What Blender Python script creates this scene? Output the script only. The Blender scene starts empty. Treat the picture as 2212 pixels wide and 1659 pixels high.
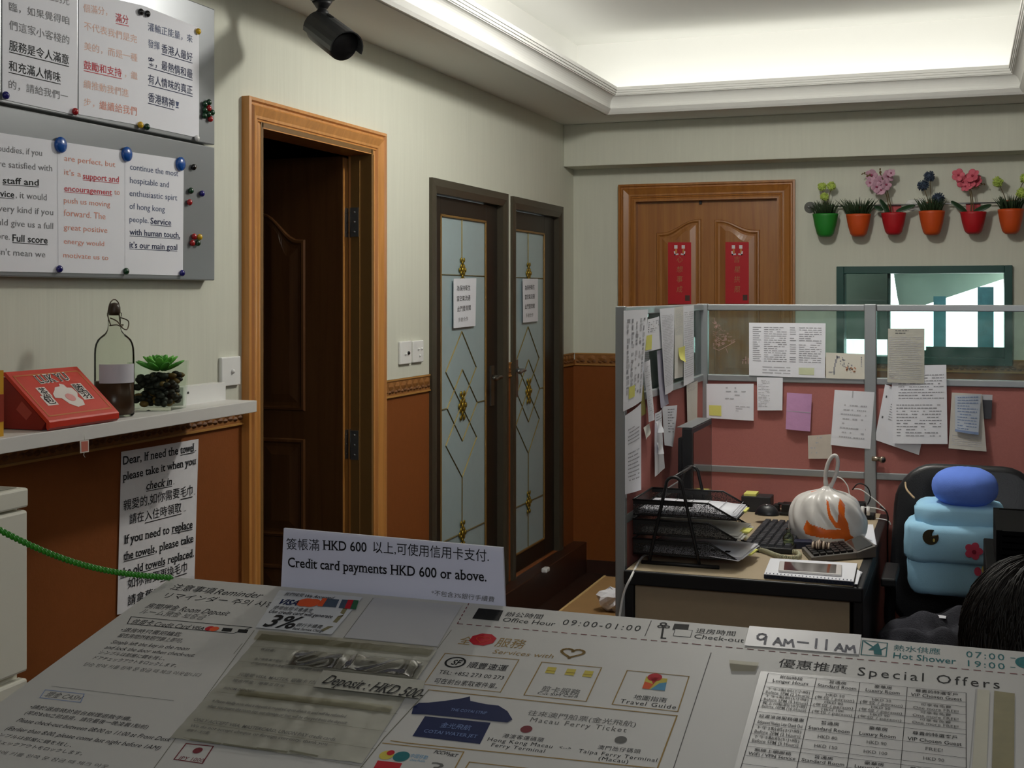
import bpy, bmesh, math, random
from mathutils import Vector, Matrix

random.seed(7)
S = bpy.context.scene
COL = S.collection

# ------------------------------------------------------------------ camera
F = 2738.0                      # focal length in pixels of the 2212 x 1659 frame
YAW = math.atan(978.0 / F)      # the room's depth axis lies to the right of the lens axis
CAM = Vector((0.0, 0.0, 1.5))
HORIZON = 637.0
cam_data = bpy.data.cameras.new('camera')
cam_data.sensor_width = 36.0
cam_data.lens = 36.0 * F / 2212.0
cam_data.shift_y = -(829.5 - HORIZON) / 2212.0
cam_data.clip_start = 0.05
cam = bpy.data.objects.new('camera', cam_data)
cam.location = CAM
cam.rotation_euler = (math.pi / 2, 0, YAW)
COL.objects.link(cam)
S.camera = cam

# ------------------------------------------------------------------ world: bright overcast sky outside the window
world = bpy.data.worlds.new('sky')
S.world = world
world.use_nodes = True
wn = world.node_tree.nodes
wn['Background'].inputs['Color'].default_value = (0.90, 1.0, 0.98, 1)
wn['Background'].inputs['Strength'].default_value = 4.0

# ------------------------------------------------------------------ lamps: cove tubes in the tray ceiling, an added fill light behind the viewer
def area_lamp(name, loc, rot, sx, sy, power, color):
    d = bpy.data.lights.new(name, 'AREA')
    d.shape = 'RECTANGLE'
    d.size, d.size_y = sx, sy
    d.energy = power
    d.color = color
    o = bpy.data.objects.new(name, d)
    o.location = loc
    o.rotation_euler = rot
    COL.objects.link(o)
    return o

TX0, TX1, TY0, TY1 = -1.665, 0.25, 1.9, 6.07    # opening of the ceiling tray
COVE = (-1.90, 0.50, 1.66, 6.33, 2.80)          # cove walls and top of the tray
WARM = (1.0, 0.985, 0.95)
PI = math.pi
area_lamp('cove_light_west', (-1.78, (TY0 + TY1) / 2, 2.47), (PI, 0, 0), 0.04, TY1 - TY0, 2.0, WARM)
area_lamp('cove_light_east', (0.38, (TY0 + TY1) / 2, 2.47), (PI, 0, 0), 0.04, TY1 - TY0, 1.6, WARM)
area_lamp('cove_light_north', ((TX0 + TX1) / 2, 6.13, 2.47), (math.radians(108), 0, 0), TX1 - TX0 + 0.2, 0.04, 2.0, WARM)
area_lamp('cove_light_south', ((TX0 + TX1) / 2, 1.78, 2.47), (PI, 0, 0), TX1 - TX0, 0.04, 1.5, WARM)
LAMPS = [(-0.70, 4.05, 2.63), (-0.70, 2.30, 2.63)]       # globe lamp under the tray, then a second one added as fill
for k, q in enumerate(LAMPS):
    d = bpy.data.lights.new('tray_lamp', 'POINT'); d.energy = (57, 2.0)[k]; d.shadow_soft_size = 0.08; d.color = (1.0, 0.985, 0.945)
    o = bpy.data.objects.new('tray_lamp', d); o.location = q; COL.objects.link(o)
area_lamp('added_fill_light', (0.6, -1.0, 2.15), (math.radians(52), 0, math.radians(12)), 0.6, 0.6, 20, (0.92, 0.96, 1.0))  # added fill that lifts the sign and counter, not a lamp of the room

S.view_settings.view_transform = 'Standard'
S.view_settings.look = 'None'
S.view_settings.gamma = 1.0
S.view_settings.use_curve_mapping = False
S.view_settings.exposure = 0.0
S.cycles.use_denoising = True
S.cycles.max_bounces = 10
S.cycles.diffuse_bounces = 6
S.cycles.transparent_max_bounces = 16
S.cycles.sample_clamp_indirect = 6.0

# ------------------------------------------------------------------ rays and planes
FWD = Vector((-math.sin(YAW), math.cos(YAW), 0))
RGT = Vector((math.cos(YAW), math.sin(YAW), 0))
UP = Vector((0, 0, 1))

def ray(px, py):
    return FWD + RGT * ((px - 1106.0) / F) + UP * ((HORIZON - py) / F)

class Plane:
    """A real flat surface of the room: o + u*ex + v*ey, n points into the room."""
    def __init__(s, o, ex, ey):
        s.o, s.ex, s.ey = Vector(o), Vector(ex).normalized(), Vector(ey).normalized()
        s.n = s.ex.cross(s.ey)
    def hit(s, px, py, off=0.0):
        d = ray(px, py)
        t = (s.o + s.n * off - CAM).dot(s.n) / d.dot(s.n)
        return CAM + d * t
    def uv(s, px, py, off=0.0):
        q = s.hit(px, py, off) - s.o
        return (q.dot(s.ex), q.dot(s.ey))
    def p(s, u, v, off=0.0):
        return s.o + s.ex * u + s.ey * v + s.n * off
    def frame(s, u=0.0, v=0.0, off=0.0):
        m = Matrix((s.ex, s.ey, s.n)).transposed().to_4x4()
        m.translation = s.p(u, v, off)
        return m

WL = Plane((-2, 0, 0), (0, 1, 0), (0, 0, 1))            # left wall
WB = Plane((0, 6.59, 0), (1, 0, 0), (0, 0, 1))          # back wall
PR = Plane((-0.895, 0, 0), (0, 1, 0), (0, 0, 1))        # partition return
PB = Plane((0, 4.585, 0), (1, 0, 0), (0, 0, 1))         # partition run
SL = math.atan(0.22)
BD = Plane((0, 1.48, 1.11), (1, 0, 0), (0, math.cos(SL), math.sin(SL)))   # sloping notice board on the counter
DK = Plane((0, 0, 0.74), (1, 0, 0), (0, 1, 0))          # desk top
def XP(x): return Plane((x, 0, 0), (0, 1, 0), (0, 0, 1))
def YP(y): return Plane((0, y, 0), (1, 0, 0), (0, 0, 1))
def ZP(z): return Plane((0, 0, z), (1, 0, 0), (0, 1, 0))

# ------------------------------------------------------------------ materials
def lin(c):
    if isinstance(c, str):
        c = [int(c[i:i + 2], 16) / 255 for i in (0, 2, 4)]
    return tuple(x / 12.92 if x <= 0.04045 else ((x + 0.055) / 1.055) ** 2.4 for x in c)

MATS = {}
def mat(name, col, rough=0.6, metal=0.0, spec=0.4, vary=0.06, scale=25.0, bump=0.0, bscale=200.0, stretch=(1, 1, 1), coat=0.0):
    """Principled surface whose colour drifts a little with noise."""
    if name in MATS: return MATS[name]
    m = bpy.data.materials.new(name); m.use_nodes = True
    nt = m.node_tree; N, L = nt.nodes, nt.links
    b = N['Principled BSDF']
    c = lin(col)
    tc = N.new('ShaderNodeTexCoord'); mp = N.new('ShaderNodeMapping')
    mp.inputs['Scale'].default_value = stretch
    L.new(tc.outputs['Object'], mp.inputs['Vector'])
    nz = N.new('ShaderNodeTexNoise'); nz.inputs['Scale'].default_value = scale; nz.inputs['Detail'].default_value = 3
    L.new(mp.outputs['Vector'], nz.inputs['Vector'])
    mx = N.new('ShaderNodeMix'); mx.data_type = 'RGBA'
    mx.inputs[6].default_value = (*[x * (1 - vary) for x in c], 1)
    mx.inputs[7].default_value = (*[min(1, x * (1 + vary)) for x in c], 1)
    L.new(nz.outputs['Fac'], mx.inputs[0]); L.new(mx.outputs[2], b.inputs['Base Color'])
    b.inputs['Roughness'].default_value = rough; b.inputs['Metallic'].default_value = metal
    b.inputs['Specular IOR Level'].default_value = spec
    if coat: b.inputs['Coat Weight'].default_value = coat; b.inputs['Coat Roughness'].default_value = 0.15
    if bump:
        n2 = N.new('ShaderNodeTexNoise'); n2.inputs['Scale'].default_value = bscale
        L.new(mp.outputs['Vector'], n2.inputs['Vector'])
        bp = N.new('ShaderNodeBump'); bp.inputs['Strength'].default_value = bump; bp.inputs['Distance'].default_value = 0.002
        L.new(n2.outputs['Fac'], bp.inputs['Height']); L.new(bp.outputs['Normal'], b.inputs['Normal'])
    MATS[name] = m
    return m

def wood(name, dark, light, rough=0.35, stretch=(14, 14, 0.7), coat=0.2):
    if name in MATS: return MATS[name]
    m = bpy.data.materials.new(name); m.use_nodes = True
    nt = m.node_tree; N, L = nt.nodes, nt.links
    b = N['Principled BSDF']
    tc = N.new('ShaderNodeTexCoord'); mp = N.new('ShaderNodeMapping'); mp.inputs['Scale'].default_value = stretch
    L.new(tc.outputs['Object'], mp.inputs['Vector'])
    nz = N.new('ShaderNodeTexNoise'); nz.inputs['Scale'].default_value = 2.2; nz.inputs['Detail'].default_value = 6
    nz.inputs['Distortion'].default_value = 1.2
    L.new(mp.outputs['Vector'], nz.inputs['Vector'])
    cr = N.new('ShaderNodeValToRGB')
    cr.color_ramp.elements[0].position = 0.3; cr.color_ramp.elements[0].color = (*lin(dark), 1)
    cr.color_ramp.elements[1].position = 0.7; cr.color_ramp.elements[1].color = (*lin(light), 1)
    L.new(nz.outputs['Fac'], cr.inputs[0]); L.new(cr.outputs[0], b.inputs['Base Color'])
    b.inputs['Roughness'].default_value = rough
    b.inputs['Coat Weight'].default_value = coat; b.inputs['Coat Roughness'].default_value = 0.2
    MATS[name] = m
    return m

def glass(name, tint=(0.9, 0.97, 0.95), refl=1.5, dust=0.0):
    """Clear thin pane: see-through with a mirror sheen and optional dust."""
    if name in MATS: return MATS[name]
    m = bpy.data.materials.new(name); m.use_nodes = True
    nt = m.node_tree; N, L = nt.nodes, nt.links
    N.remove(N['Principled BSDF'])
    out = N['Material Output']
    tr = N.new('ShaderNodeBsdfTransparent'); tr.inputs['Color'].default_value = (*tint, 1)
    gl = N.new('ShaderNodeBsdfGlossy'); gl.inputs['Roughness'].default_value = 0.02
    fr = N.new('ShaderNodeFresnel'); fr.inputs['IOR'].default_value = refl
    mx = N.new('ShaderNodeMixShader')
    L.new(fr.outputs[0], mx.inputs[0]); L.new(tr.outputs[0], mx.inputs[1]); L.new(gl.outputs[0], mx.inputs[2])
    last = mx
    if dust:
        df = N.new('ShaderNodeBsdfDiffuse'); df.inputs['Color'].default_value = (0.55, 0.68, 0.66, 1)
        nz = N.new('ShaderNodeTexNoise'); nz.inputs['Scale'].default_value = 14; nz.inputs['Detail'].default_value = 8
        tc = N.new('ShaderNodeTexCoord'); L.new(tc.outputs['Object'], nz.inputs['Vector'])
        mr = N.new('ShaderNodeMapRange'); mr.inputs['From Min'].default_value = 0.35; mr.inputs['From Max'].default_value = 0.8
        mr.inputs['To Min'].default_value = dust * 0.4; mr.inputs['To Max'].default_value = dust * 1.6
        L.new(nz.outputs['Fac'], mr.inputs[0])
        m2 = N.new('ShaderNodeMixShader')
        L.new(mr.outputs[0], m2.inputs[0]); L.new(mx.outputs[0], m2.inputs[1]); L.new(df.outputs[0], m2.inputs[2])
        last = m2
    L.new(last.outputs[0], out.inputs['Surface'])
    MATS[name] = m
    return m

# ------------------------------------------------------------------ text outlines (built-in font), kept as plain polygons
_glyph = {}
def outline(body, bold=0.0, italic=0.0, serif=False, res=2, track=1.0):
    if is_cjk(body): bold = min(bold, .006); serif = False
    key = (body, bold, italic, serif, res, track)
    if key in _glyph: return _glyph[key]
    c = bpy.data.curves.new('lettering', 'FONT')
    c.body = body; c.size = 1; c.offset = bold; c.resolution_u = res; c.space_character = track
    o = bpy.data.objects.new('lettering', c); COL.objects.link(o)
    dg = bpy.context.evaluated_depsgraph_get()
    m = bpy.data.meshes.new_from_object(o.evaluated_get(dg))
    vs = [(v.co.x, v.co.y) for v in m.vertices]; fs = [tuple(p.vertices) for p in m.polygons]
    bpy.data.objects.remove(o); bpy.data.curves.remove(c); bpy.data.meshes.remove(m)
    if serif:                                   # slab feet on flat stem ends
        cnt = {}
        for f in fs:
            for a, b in zip(f, f[1:] + f[:1]):
                k = (min(a, b), max(a, b)); cnt[k] = cnt.get(k, 0) + 1
        for (a, b), n in cnt.items():
            if n != 1: continue
            (x0, y0), (x1, y1) = vs[a], vs[b]
            if abs(y0 - y1) > 0.012 or not 0.05 < abs(x1 - x0) < 0.2: continue
            x0, x1 = min(x0, x1) - 0.08, max(x0, x1) + 0.08
            for lv, d in ((0.0, 1), (-0.23, 1), (0.449, -1), (0.682, -1)):
                if abs(y0 - lv) < 0.035:
                    i = len(vs); h = 0.04 * d
                    ya, yb = sorted((y0, y0 + h))
                    vs += [(x0, ya), (x1, ya), (x1, yb), (x0, yb)]; fs.append((i, i + 1, i + 2, i + 3))
    if italic: vs = [(x + y * italic, y) for x, y in vs]
    _glyph[key] = (vs, fs)
    return _glyph[key]

def is_cjk(body): return ord(max(body)) > 0x2E00 and sum(ord(ch) > 0x2E00 for ch in body) * 2 > len(body)

# ------------------------------------------------------------------ mesh builder
class MB:
    def __init__(s): s.v, s.f, s.m, s.sm, s.M = [], [], [], [], Matrix()
    def add(s, vs, fs, mat=0, smooth=False, M=None):
        i = len(s.v); T = s.M if M is None else s.M @ M
        s.v += [T @ Vector(v) for v in vs]
        for f in fs:
            s.f.append(tuple(k + i for k in f)); s.m.append(mat); s.sm.append(smooth)
        return s
    def bx(s, x0, x1, y0, y1, z0, z1, mat=0, M=None):
        vs = [(x, y, z) for z in (z0, z1) for y in (y0, y1) for x in (x0, x1)]
        return s.add(vs, [(0, 2, 3, 1), (4, 5, 7, 6), (0, 1, 5, 4), (2, 6, 7, 3), (0, 4, 6, 2), (1, 3, 7, 5)], mat, False, M)
    def box(s, c, d, mat=0, M=None):
        return s.bx(c[0] - d[0] / 2, c[0] + d[0] / 2, c[1] - d[1] / 2, c[1] + d[1] / 2, c[2] - d[2] / 2, c[2] + d[2] / 2, mat, M)
    def prism(s, poly, z0, z1, mat=0, M=None, smooth=False):
        n = len(poly)
        vs = [(x, y, z0) for x, y in poly] + [(x, y, z1) for x, y in poly]
        fs = [tuple(range(n - 1, -1, -1)), tuple(range(n, 2 * n))] + [(i, (i + 1) % n, n + (i + 1) % n, n + i) for i in range(n)]
        return s.add(vs, fs, mat, smooth, M)
    def tube(s, path, r, n=8, mat=0, closed=False, M=None):
        pts = [Vector(p) for p in path]; k = len(pts)
        rr = r if isinstance(r, (list, tuple)) else [r] * k
        vs, fs, nrm = [], [], None
        for i in range(k):
            a = pts[(i - 1) % k] if (closed or i) else pts[i]; b = pts[(i + 1) % k] if (closed or i < k - 1) else pts[i]
            t = (b - a).normalized()
            if nrm is None: nrm = t.orthogonal().normalized()
            nrm = (nrm - t * nrm.dot(t))
            nrm = nrm.normalized() if nrm.length > 1e-6 else t.orthogonal().normalized()
            bi = t.cross(nrm)
            for j in range(n):
                w = 2 * PI * j / n
                vs.append(pts[i] + (nrm * math.cos(w) + bi * math.sin(w)) * rr[i])
        for i in range(k if closed else k - 1):
            q = (i + 1) % k
            for j in range(n): fs.append((i * n + j, i * n + (j + 1) % n, q * n + (j + 1) % n, q * n + j))
        if not closed: fs += [tuple(range(n - 1, -1, -1)), tuple((k - 1) * n + j for j in range(n))]
        return s.add(vs, fs, mat, True, M)
    def lathe(s, prof, n=24, mat=0, M=None, sx=1.0, sy=1.0, smooth=True):
        vs, fs, k = [], [], len(prof)
        for r, z in prof:
            for j in range(n):
                w = 2 * PI * j / n; vs.append((r * math.cos(w) * sx, r * math.sin(w) * sy, z))
        for i in range(k - 1):
            for j in range(n): fs.append((i * n + j, i * n + (j + 1) % n, (i + 1) * n + (j + 1) % n, (i + 1) * n + j))
        if prof[0][0] > 1e-6: fs.append(tuple(range(n - 1, -1, -1)))
        if prof[-1][0] > 1e-6: fs.append(tuple((k - 1) * n + j for j in range(n)))
        return s.add(vs, fs, mat, smooth, M)
    def ball(s, c, r, nu=16, nv=10, mat=0, M=None):
        r = r if isinstance(r, (tuple, list)) else (r, r, r)
        prof = [(math.sin(PI * i / nv), -math.cos(PI * i / nv)) for i in range(nv + 1)]
        T = Matrix.Translation(c) @ Matrix.Diagonal((*r, 1))
        return s.lathe([(max(a, 1e-5), b) for a, b in prof], nu, mat, T if M is None else M @ T)
    def grid(s, fn, nu, nv, mat=0, smooth=True, M=None):
        vs = [fn(i / nu, j / nv) for j in range(nv + 1) for i in range(nu + 1)]
        fs = [(j * (nu + 1) + i, j * (nu + 1) + i + 1, (j + 1) * (nu + 1) + i + 1, (j + 1) * (nu + 1) + i) for j in range(nv) for i in range(nu)]
        return s.add(vs, fs, mat, smooth, M)
    def text(s, P, body, a, b, h, mat=0, off=0.0006, bold=0.0, italic=0.0, serif=False, under=False, res=2, track=1.0, inpx=True):
        """Lettering on plane P: baseline a -> b and cap height h, in photo pixels measured on that plane (or in plane units)."""
        vs, fs = outline(body, bold, italic, serif, res, track)
        if inpx:
            A = Vector(P.uv(*a, off)); B = Vector(P.uv(*b, off)); hh = abs(P.uv(a[0], a[1] - h, off)[1] - A[1])
        else:
            A, B, hh = Vector(a), Vector(b), h
        xs = [x for x, y in vs]; x0, x1 = min(xs), max(xs)
        d = (B - A); ln = d.length; ex = d / ln; ey = Vector((-ex.y, ex.x))
        kx = ln / max(x1 - x0, 1e-6)
        cj = is_cjk(body)
        ky = hh / (0.86 if cj else 0.69); y0 = -0.08 if cj else 0.0
        out = []
        for x, y in vs:
            q = A + ex * ((x - x0) * kx) + ey * ((y - y0) * ky)
            out.append(P.p(q.x, q.y, off))
        s.add(out, fs, mat)
        if under:
            q = [A + ex * t * ln + ey * w * hh for t, w in ((0, -0.24), (1, -0.24), (1, -0.15), (0, -0.15))]
            s.add([P.p(c.x, c.y, off) for c in q], [(0, 1, 2, 3)], mat)
        return s
    def quad(s, P, pts, mat=0, off=0.0006, inpx=True):
        """Filled flat mark on plane P through photo pixels."""
        uv = [P.uv(*p, off) for p in pts] if inpx else pts
        return s.add([P.p(u, v, off) for u, v in uv], [tuple(range(len(uv)))], mat)
    def line(s, P, pts, w, mat=0, off=0.0006, closed=False, dash=None, inpx=True):
        """Drawn stroke of width w (metres) on plane P through photo pixels."""
        uv = [Vector(P.uv(*p, off)) if inpx else Vector(p) for p in pts]
        if closed: uv.append(uv[0])
        for a, b in zip(uv, uv[1:]):
            d = b - a; L = d.length
            if L < 1e-6: continue
            d /= L; q = Vector((-d.y, d.x)) * w / 2
            segs = [(0, L)] if not dash else [(i * sum(dash), min(L, i * sum(dash) + dash[0])) for i in range(int(L / sum(dash)) + 1)]
            for t0, t1 in segs:
                if t1 <= t0: continue
                e = 0 if dash else w / 2
                c = [a + d * (t0 - e) - q, a + d * (t1 + e) - q, a + d * (t1 + e) + q, a + d * (t0 - e) + q]
                s.add([P.p(x.x, x.y, off) for x in c], [(0, 1, 2, 3)], mat)
        return s
    def disc(s, P, c, rx, ry, mat=0, off=0.0006, n=24, inpx=True, r_in=0.0):
        u, v = P.uv(*c, off) if inpx else c
        if not r_in:
            return s.add([P.p(u + rx * math.cos(2 * PI * i / n), v + ry * math.sin(2 * PI * i / n), off) for i in range(n)], [tuple(range(n))], mat)
        vs = [P.p(u + k * rx * math.cos(2 * PI * i / n), v + k * ry * math.sin(2 * PI * i / n), off) for k in (r_in, 1) for i in range(n)]
        return s.add(vs, [(i, n + i, n + (i + 1) % n, (i + 1) % n) for i in range(n)], mat)
    def build(s, name, mats, parent=None, bevel=0.0, seg=2, solid=0.0, subsurf=0, loc=None):
        me = bpy.data.meshes.new(name)
        if loc is None:
            lo = [min(v[i] for v in s.v) for i in range(3)]; hi = [max(v[i] for v in s.v) for i in range(3)]
            loc = Vector(((lo[0] + hi[0]) / 2, (lo[1] + hi[1]) / 2, lo[2]))
        loc = Vector(loc)
        me.from_pydata([tuple(v - loc) for v in s.v], [], s.f)
        for m in (mats if isinstance(mats, (list, tuple)) else [mats]): me.materials.append(m)
        me.polygons.foreach_set('material_index', s.m); me.polygons.foreach_set('use_smooth', s.sm)
        me.update()
        o = bpy.data.objects.new(name, me); COL.objects.link(o)
        put(o, loc, parent)
        if subsurf:
            d = o.modifiers.new('smooth', 'SUBSURF'); d.levels = d.render_levels = subsurf
        if solid:
            d = o.modifiers.new('thickness', 'SOLIDIFY'); d.thickness = solid; d.offset = 0
        if bevel:
            d = o.modifiers.new('edges', 'BEVEL'); d.width = bevel; d.segments = seg; d.limit_method = 'ANGLE'; d.angle_limit = 0.7
        return o

WORLD = {}
def put(o, loc, parent):
    WORLD[o.name] = Vector(loc)
    if parent is not None:
        o.parent = parent; o.location = Vector(loc) - WORLD[parent.name]
    else:
        o.location = loc

def tag(o, label, cat, group=None, kind=None):
    o['label'] = label; o['category'] = cat
    if group: o['group'] = group
    if kind: o['kind'] = kind
    return o

def thing(name, label, cat, loc, group=None):
    o = bpy.data.objects.new(name, None); o.empty_display_size = 0.05; COL.objects.link(o)
    put(o, loc, None)
    return tag(o, label, cat, group)

def struct(name, mb, mats, bevel=0.0, parent=None):
    o = mb.build(name, mats, parent, bevel)
    if parent is None: o['kind'] = 'structure'
    return o

def rot(M, ax, deg): return M @ Matrix.Rotation(math.radians(deg), 4, ax)
def at(x, y, z, rz=0, rx=0, ry=0):
    return Matrix.Translation((x, y, z)) @ Matrix.Rotation(math.radians(rz), 4, 'Z') @ Matrix.Rotation(math.radians(ry), 4, 'Y') @ Matrix.Rotation(math.radians(rx), 4, 'X')

def smooth_path(pts, n=8):
    """Catmull-Rom through 3D points."""
    P = [Vector(p) for p in pts]; out = []
    for i in range(len(P) - 1):
        a, b, c, d = P[max(i - 1, 0)], P[i], P[i + 1], P[min(i + 2, len(P) - 1)]
        for k in range(n):
            t = k / n
            out.append(0.5 * ((2 * b) + (c - a) * t + (2 * a - 5 * b + 4 * c - d) * t * t + (3 * b - a - 3 * c + d) * t ** 3))
    out.append(P[-1])
    return out

# ------------------------------------------------------------------ palette
cream = mat('cream_wallpaper', 'CFD0C2', 0.8, spec=0.2, vary=0.05, scale=60, bump=0.25, bscale=90, stretch=(1, 1, 0.06))
orange = mat('orange_wallpaper', '7C451D', 0.75, spec=0.2, vary=0.07, scale=40, bump=0.2, bscale=120)
white_paint = mat('white_ceiling_paint', 'EAEAE6', 0.85, spec=0.2, vary=0.01, scale=3)
oak = wood('golden_oak', 'AE7638', 'C68A4A')
oak_dark = wood('honey_door_wood', '8A5424', 'A06A32')
bronze = mat('bronze_aluminium', '4A4438', 0.4, 0.3, vary=0.05)
bronze_dark = mat('dark_bronze_aluminium', '2A241E', 0.4, 0.3)
frost = mat('frosted_glass', 'A2B6BA', 0.3, spec=0.5, vary=0.04, scale=30)
brass = mat('brass_came', '86784A', 0.4, 0.6)
gold = mat('gold_ornament', 'A89038', 0.3, 0.8)
paper = mat('white_paper', 'E6E7EE', 0.75, spec=0.2, vary=0.015, scale=12)
paper_warm = mat('warm_paper', 'DAD8D0', 0.75, spec=0.2, vary=0.03, scale=12)
ink = mat('black_ink', '141416', 0.7, spec=0.2, vary=0.0)
ink_grey = mat('grey_ink', '77777A', 0.7, spec=0.2, vary=0.0)
ink_soft = mat('faded_ink', 'A0A0A4', 0.7, spec=0.2, vary=0.0)
ink_red = mat('red_ink', 'BE4650', 0.7, spec=0.2, vary=0.0)
ink_salmon = mat('salmon_ink', 'D8927E', 0.7, spec=0.2, vary=0.0)
ink_peach = mat('peach_ink', 'E0B8A8', 0.7, spec=0.2, vary=0.0)
ink_slate = mat('slate_ink', '4E5878', 0.7, spec=0.2, vary=0.0)
ink_navy = mat('navy_ink', '2A3050', 0.7, spec=0.2, vary=0.0)
black = mat('black_plastic', '121214', 0.45, spec=0.4)
black_matte = mat('matte_black', '070708', 0.8, spec=0.06)
charcoal = mat('charcoal_plastic', '26272A', 0.5)
steel = mat('brushed_steel', '9A9C9E', 0.32, 0.85, vary=0.04)
alu = mat('aluminium_profile', 'A4A8AA', 0.38, 0.6, vary=0.03)
white_gloss = mat('white_plastic', 'E6E6E4', 0.35, spec=0.5, vary=0.01)
yellow_note = mat('yellow_note', 'D8D678', 0.8, spec=0.1, vary=0.03)
pink_cloth = mat('pink_fabric_panel', 'A86C66', 0.9, spec=0.1, vary=0.08, scale=120, bump=0.3, bscale=700)
clear = glass('clear_glass')

# ================================================================== THE ROOM
def wall_cells(mb, axis, p0, p1, us, zs, holes, split=None):
    """Wall slab as a grid of blocks with openings left out; material 1 below the dado height."""
    us = sorted(set(us + [h[k] for h in holes for k in (0, 1)])); zs = sorted(set(zs + [h[k] for h in holes for k in (2, 3)] + ([split] if split else [])))
    for a, b in zip(us, us[1:]):
        for c, d in zip(zs, zs[1:]):
            if any(h[0] - 1e-6 <= a and b <= h[1] + 1e-6 and h[2] - 1e-6 <= c and d <= h[3] + 1e-6 for h in holes): continue
            m = 1 if split and d <= split + 1e-6 else 0
            if axis == 'x': mb.bx(p0, p1, a, b, c, d, m)
            else: mb.bx(a, b, p0, p1, c, d, m)

DADO = 1.15
floor_tile = mat('dark_red_floor_tile', '30201A', 0.35, spec=0.5, vary=0.15, scale=6)
plinth_tile = mat('dark_brown_tile', '38231B', 0.3, spec=0.5, vary=0.1, scale=8)
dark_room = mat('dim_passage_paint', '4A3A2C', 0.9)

struct('floor', MB().bx(-3.6, 2.4, -1.5, 7.2, -0.1, 0.0), floor_tile)

D1 = (3.325, 4.115, 0.0, 2.016)             # wooden doorway
D2 = (4.66, 5.46, 0.165, 1.93)              # first glass door
D3 = (5.60, 6.32, 0.165, 1.93)
mb = MB(); wall_cells(mb, 'x', -2.085, -2.0, [-1.3, 6.75], [0.0, 2.9], [D1, D2, D3], DADO)
struct('wall_left', mb, [cream, orange])

w0 = WB.uv(1815, 778); w1 = WB.uv(2180, 580)
WIN = (w0[0], w1[0], w0[1], w1[1])
b0 = WB.uv(1365, 430, 0.03); b1 = WB.uv(1690, 424, 0.03)
DB = (b0[0], b1[0], 0.0, (b0[1] + b1[1]) / 2)
mb = MB(); wall_cells(mb, 'y', 6.59, 6.75, [-2.0, 2.4], [0.0, 2.9], [WIN, DB], DADO)
struct('wall_back', mb, [cream, orange])
struct('wall_right', MB().bx(2.3, 2.4, -1.3, 6.59, DADO, 2.9).bx(2.3, 2.4, -1.3, 6.59, 0, DADO, 1), [cream, orange])
struct('wall_front', MB().bx(-2.0, 2.3, -1.3, -1.2, DADO, 2.9).bx(-2.0, 2.3, -1.3, -1.2, 0, DADO, 1), [cream, orange])
# dim passage behind the open wooden door
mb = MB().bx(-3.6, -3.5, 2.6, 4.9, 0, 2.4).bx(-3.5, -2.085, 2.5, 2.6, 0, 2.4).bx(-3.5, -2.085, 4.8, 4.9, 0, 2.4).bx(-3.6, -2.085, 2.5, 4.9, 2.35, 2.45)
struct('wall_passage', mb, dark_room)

# ceiling: low soffit ring, cove walls and the raised tray
mb = MB()
cx0, cx1, cy0, cy1, cz = COVE
for a, b, c, d in ((-2.0, TX0, -1.2, 6.59), (TX1, 2.3, -1.2, 6.59), (TX0, TX1, -1.2, TY0), (TX0, TX1, TY1, 6.59)):
    mb.bx(a, b, c, d, 2.40, 2.44)
for a, b, c, d in ((-2.0, cx0, -1.2, 6.59), (cx1, 2.3, -1.2, 6.59), (cx0, cx1, -1.2, cy0), (cx0, cx1, cy1, 6.59)):
    mb.bx(a, b, c, d, 2.4402, cz)
mb.bx(-2.0, 2.3, -1.2, 6.59, cz, 2.9)
struct('ceiling', mb, white_paint)

# beam along the back wall
struct('beam_back', MB().bx(-2.0, 2.3, 6.41, 6.59, 2.178, 2.40), cream, 0.004)

# moulded plaster cornice around the tray opening
prof = [(-.025, 2.4), (-.025, 2.392), (-.016, 2.392), (-.016, 2.397), (-.008, 2.397), (-.008, 2.392), (0, 2.392), (.010, 2.402), (.022, 2.418),
        (.022, 2.424), (.018, 2.426)]
prof += [(.018 + .034 * (1 - math.cos(PI / 2 * k / 8)), 2.426 + .05 * math.sin(PI / 2 * k / 8)) for k in range(9)]
prof += [(.052, 2.480), (.057, 2.480), (.057, 2.490), (.062, 2.490), (.062, 2.500), (.067, 2.500), (.067, 2.515), (.040, 2.515), (.0, 2.45), (-.025, 2.44)]
mb = MB(); vs = []
for d, z in prof: vs += [(TX0 + d, TY0 + d, z), (TX1 - d, TY0 + d, z), (TX1 - d, TY1 - d, z), (TX0 + d, TY1 - d, z)]
fs = [(4 * i + j, 4 * i + (j + 1) % 4, 4 * i + 4 + (j + 1) % 4, 4 * i + 4 + j) for i in range(len(prof) - 1) for j in range(4)]
mb.add(vs, fs)
struct('trim_1', mb, mat('cornice_plaster', 'E6E6E2', 0.6, spec=0.3, vary=0.01))

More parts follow.
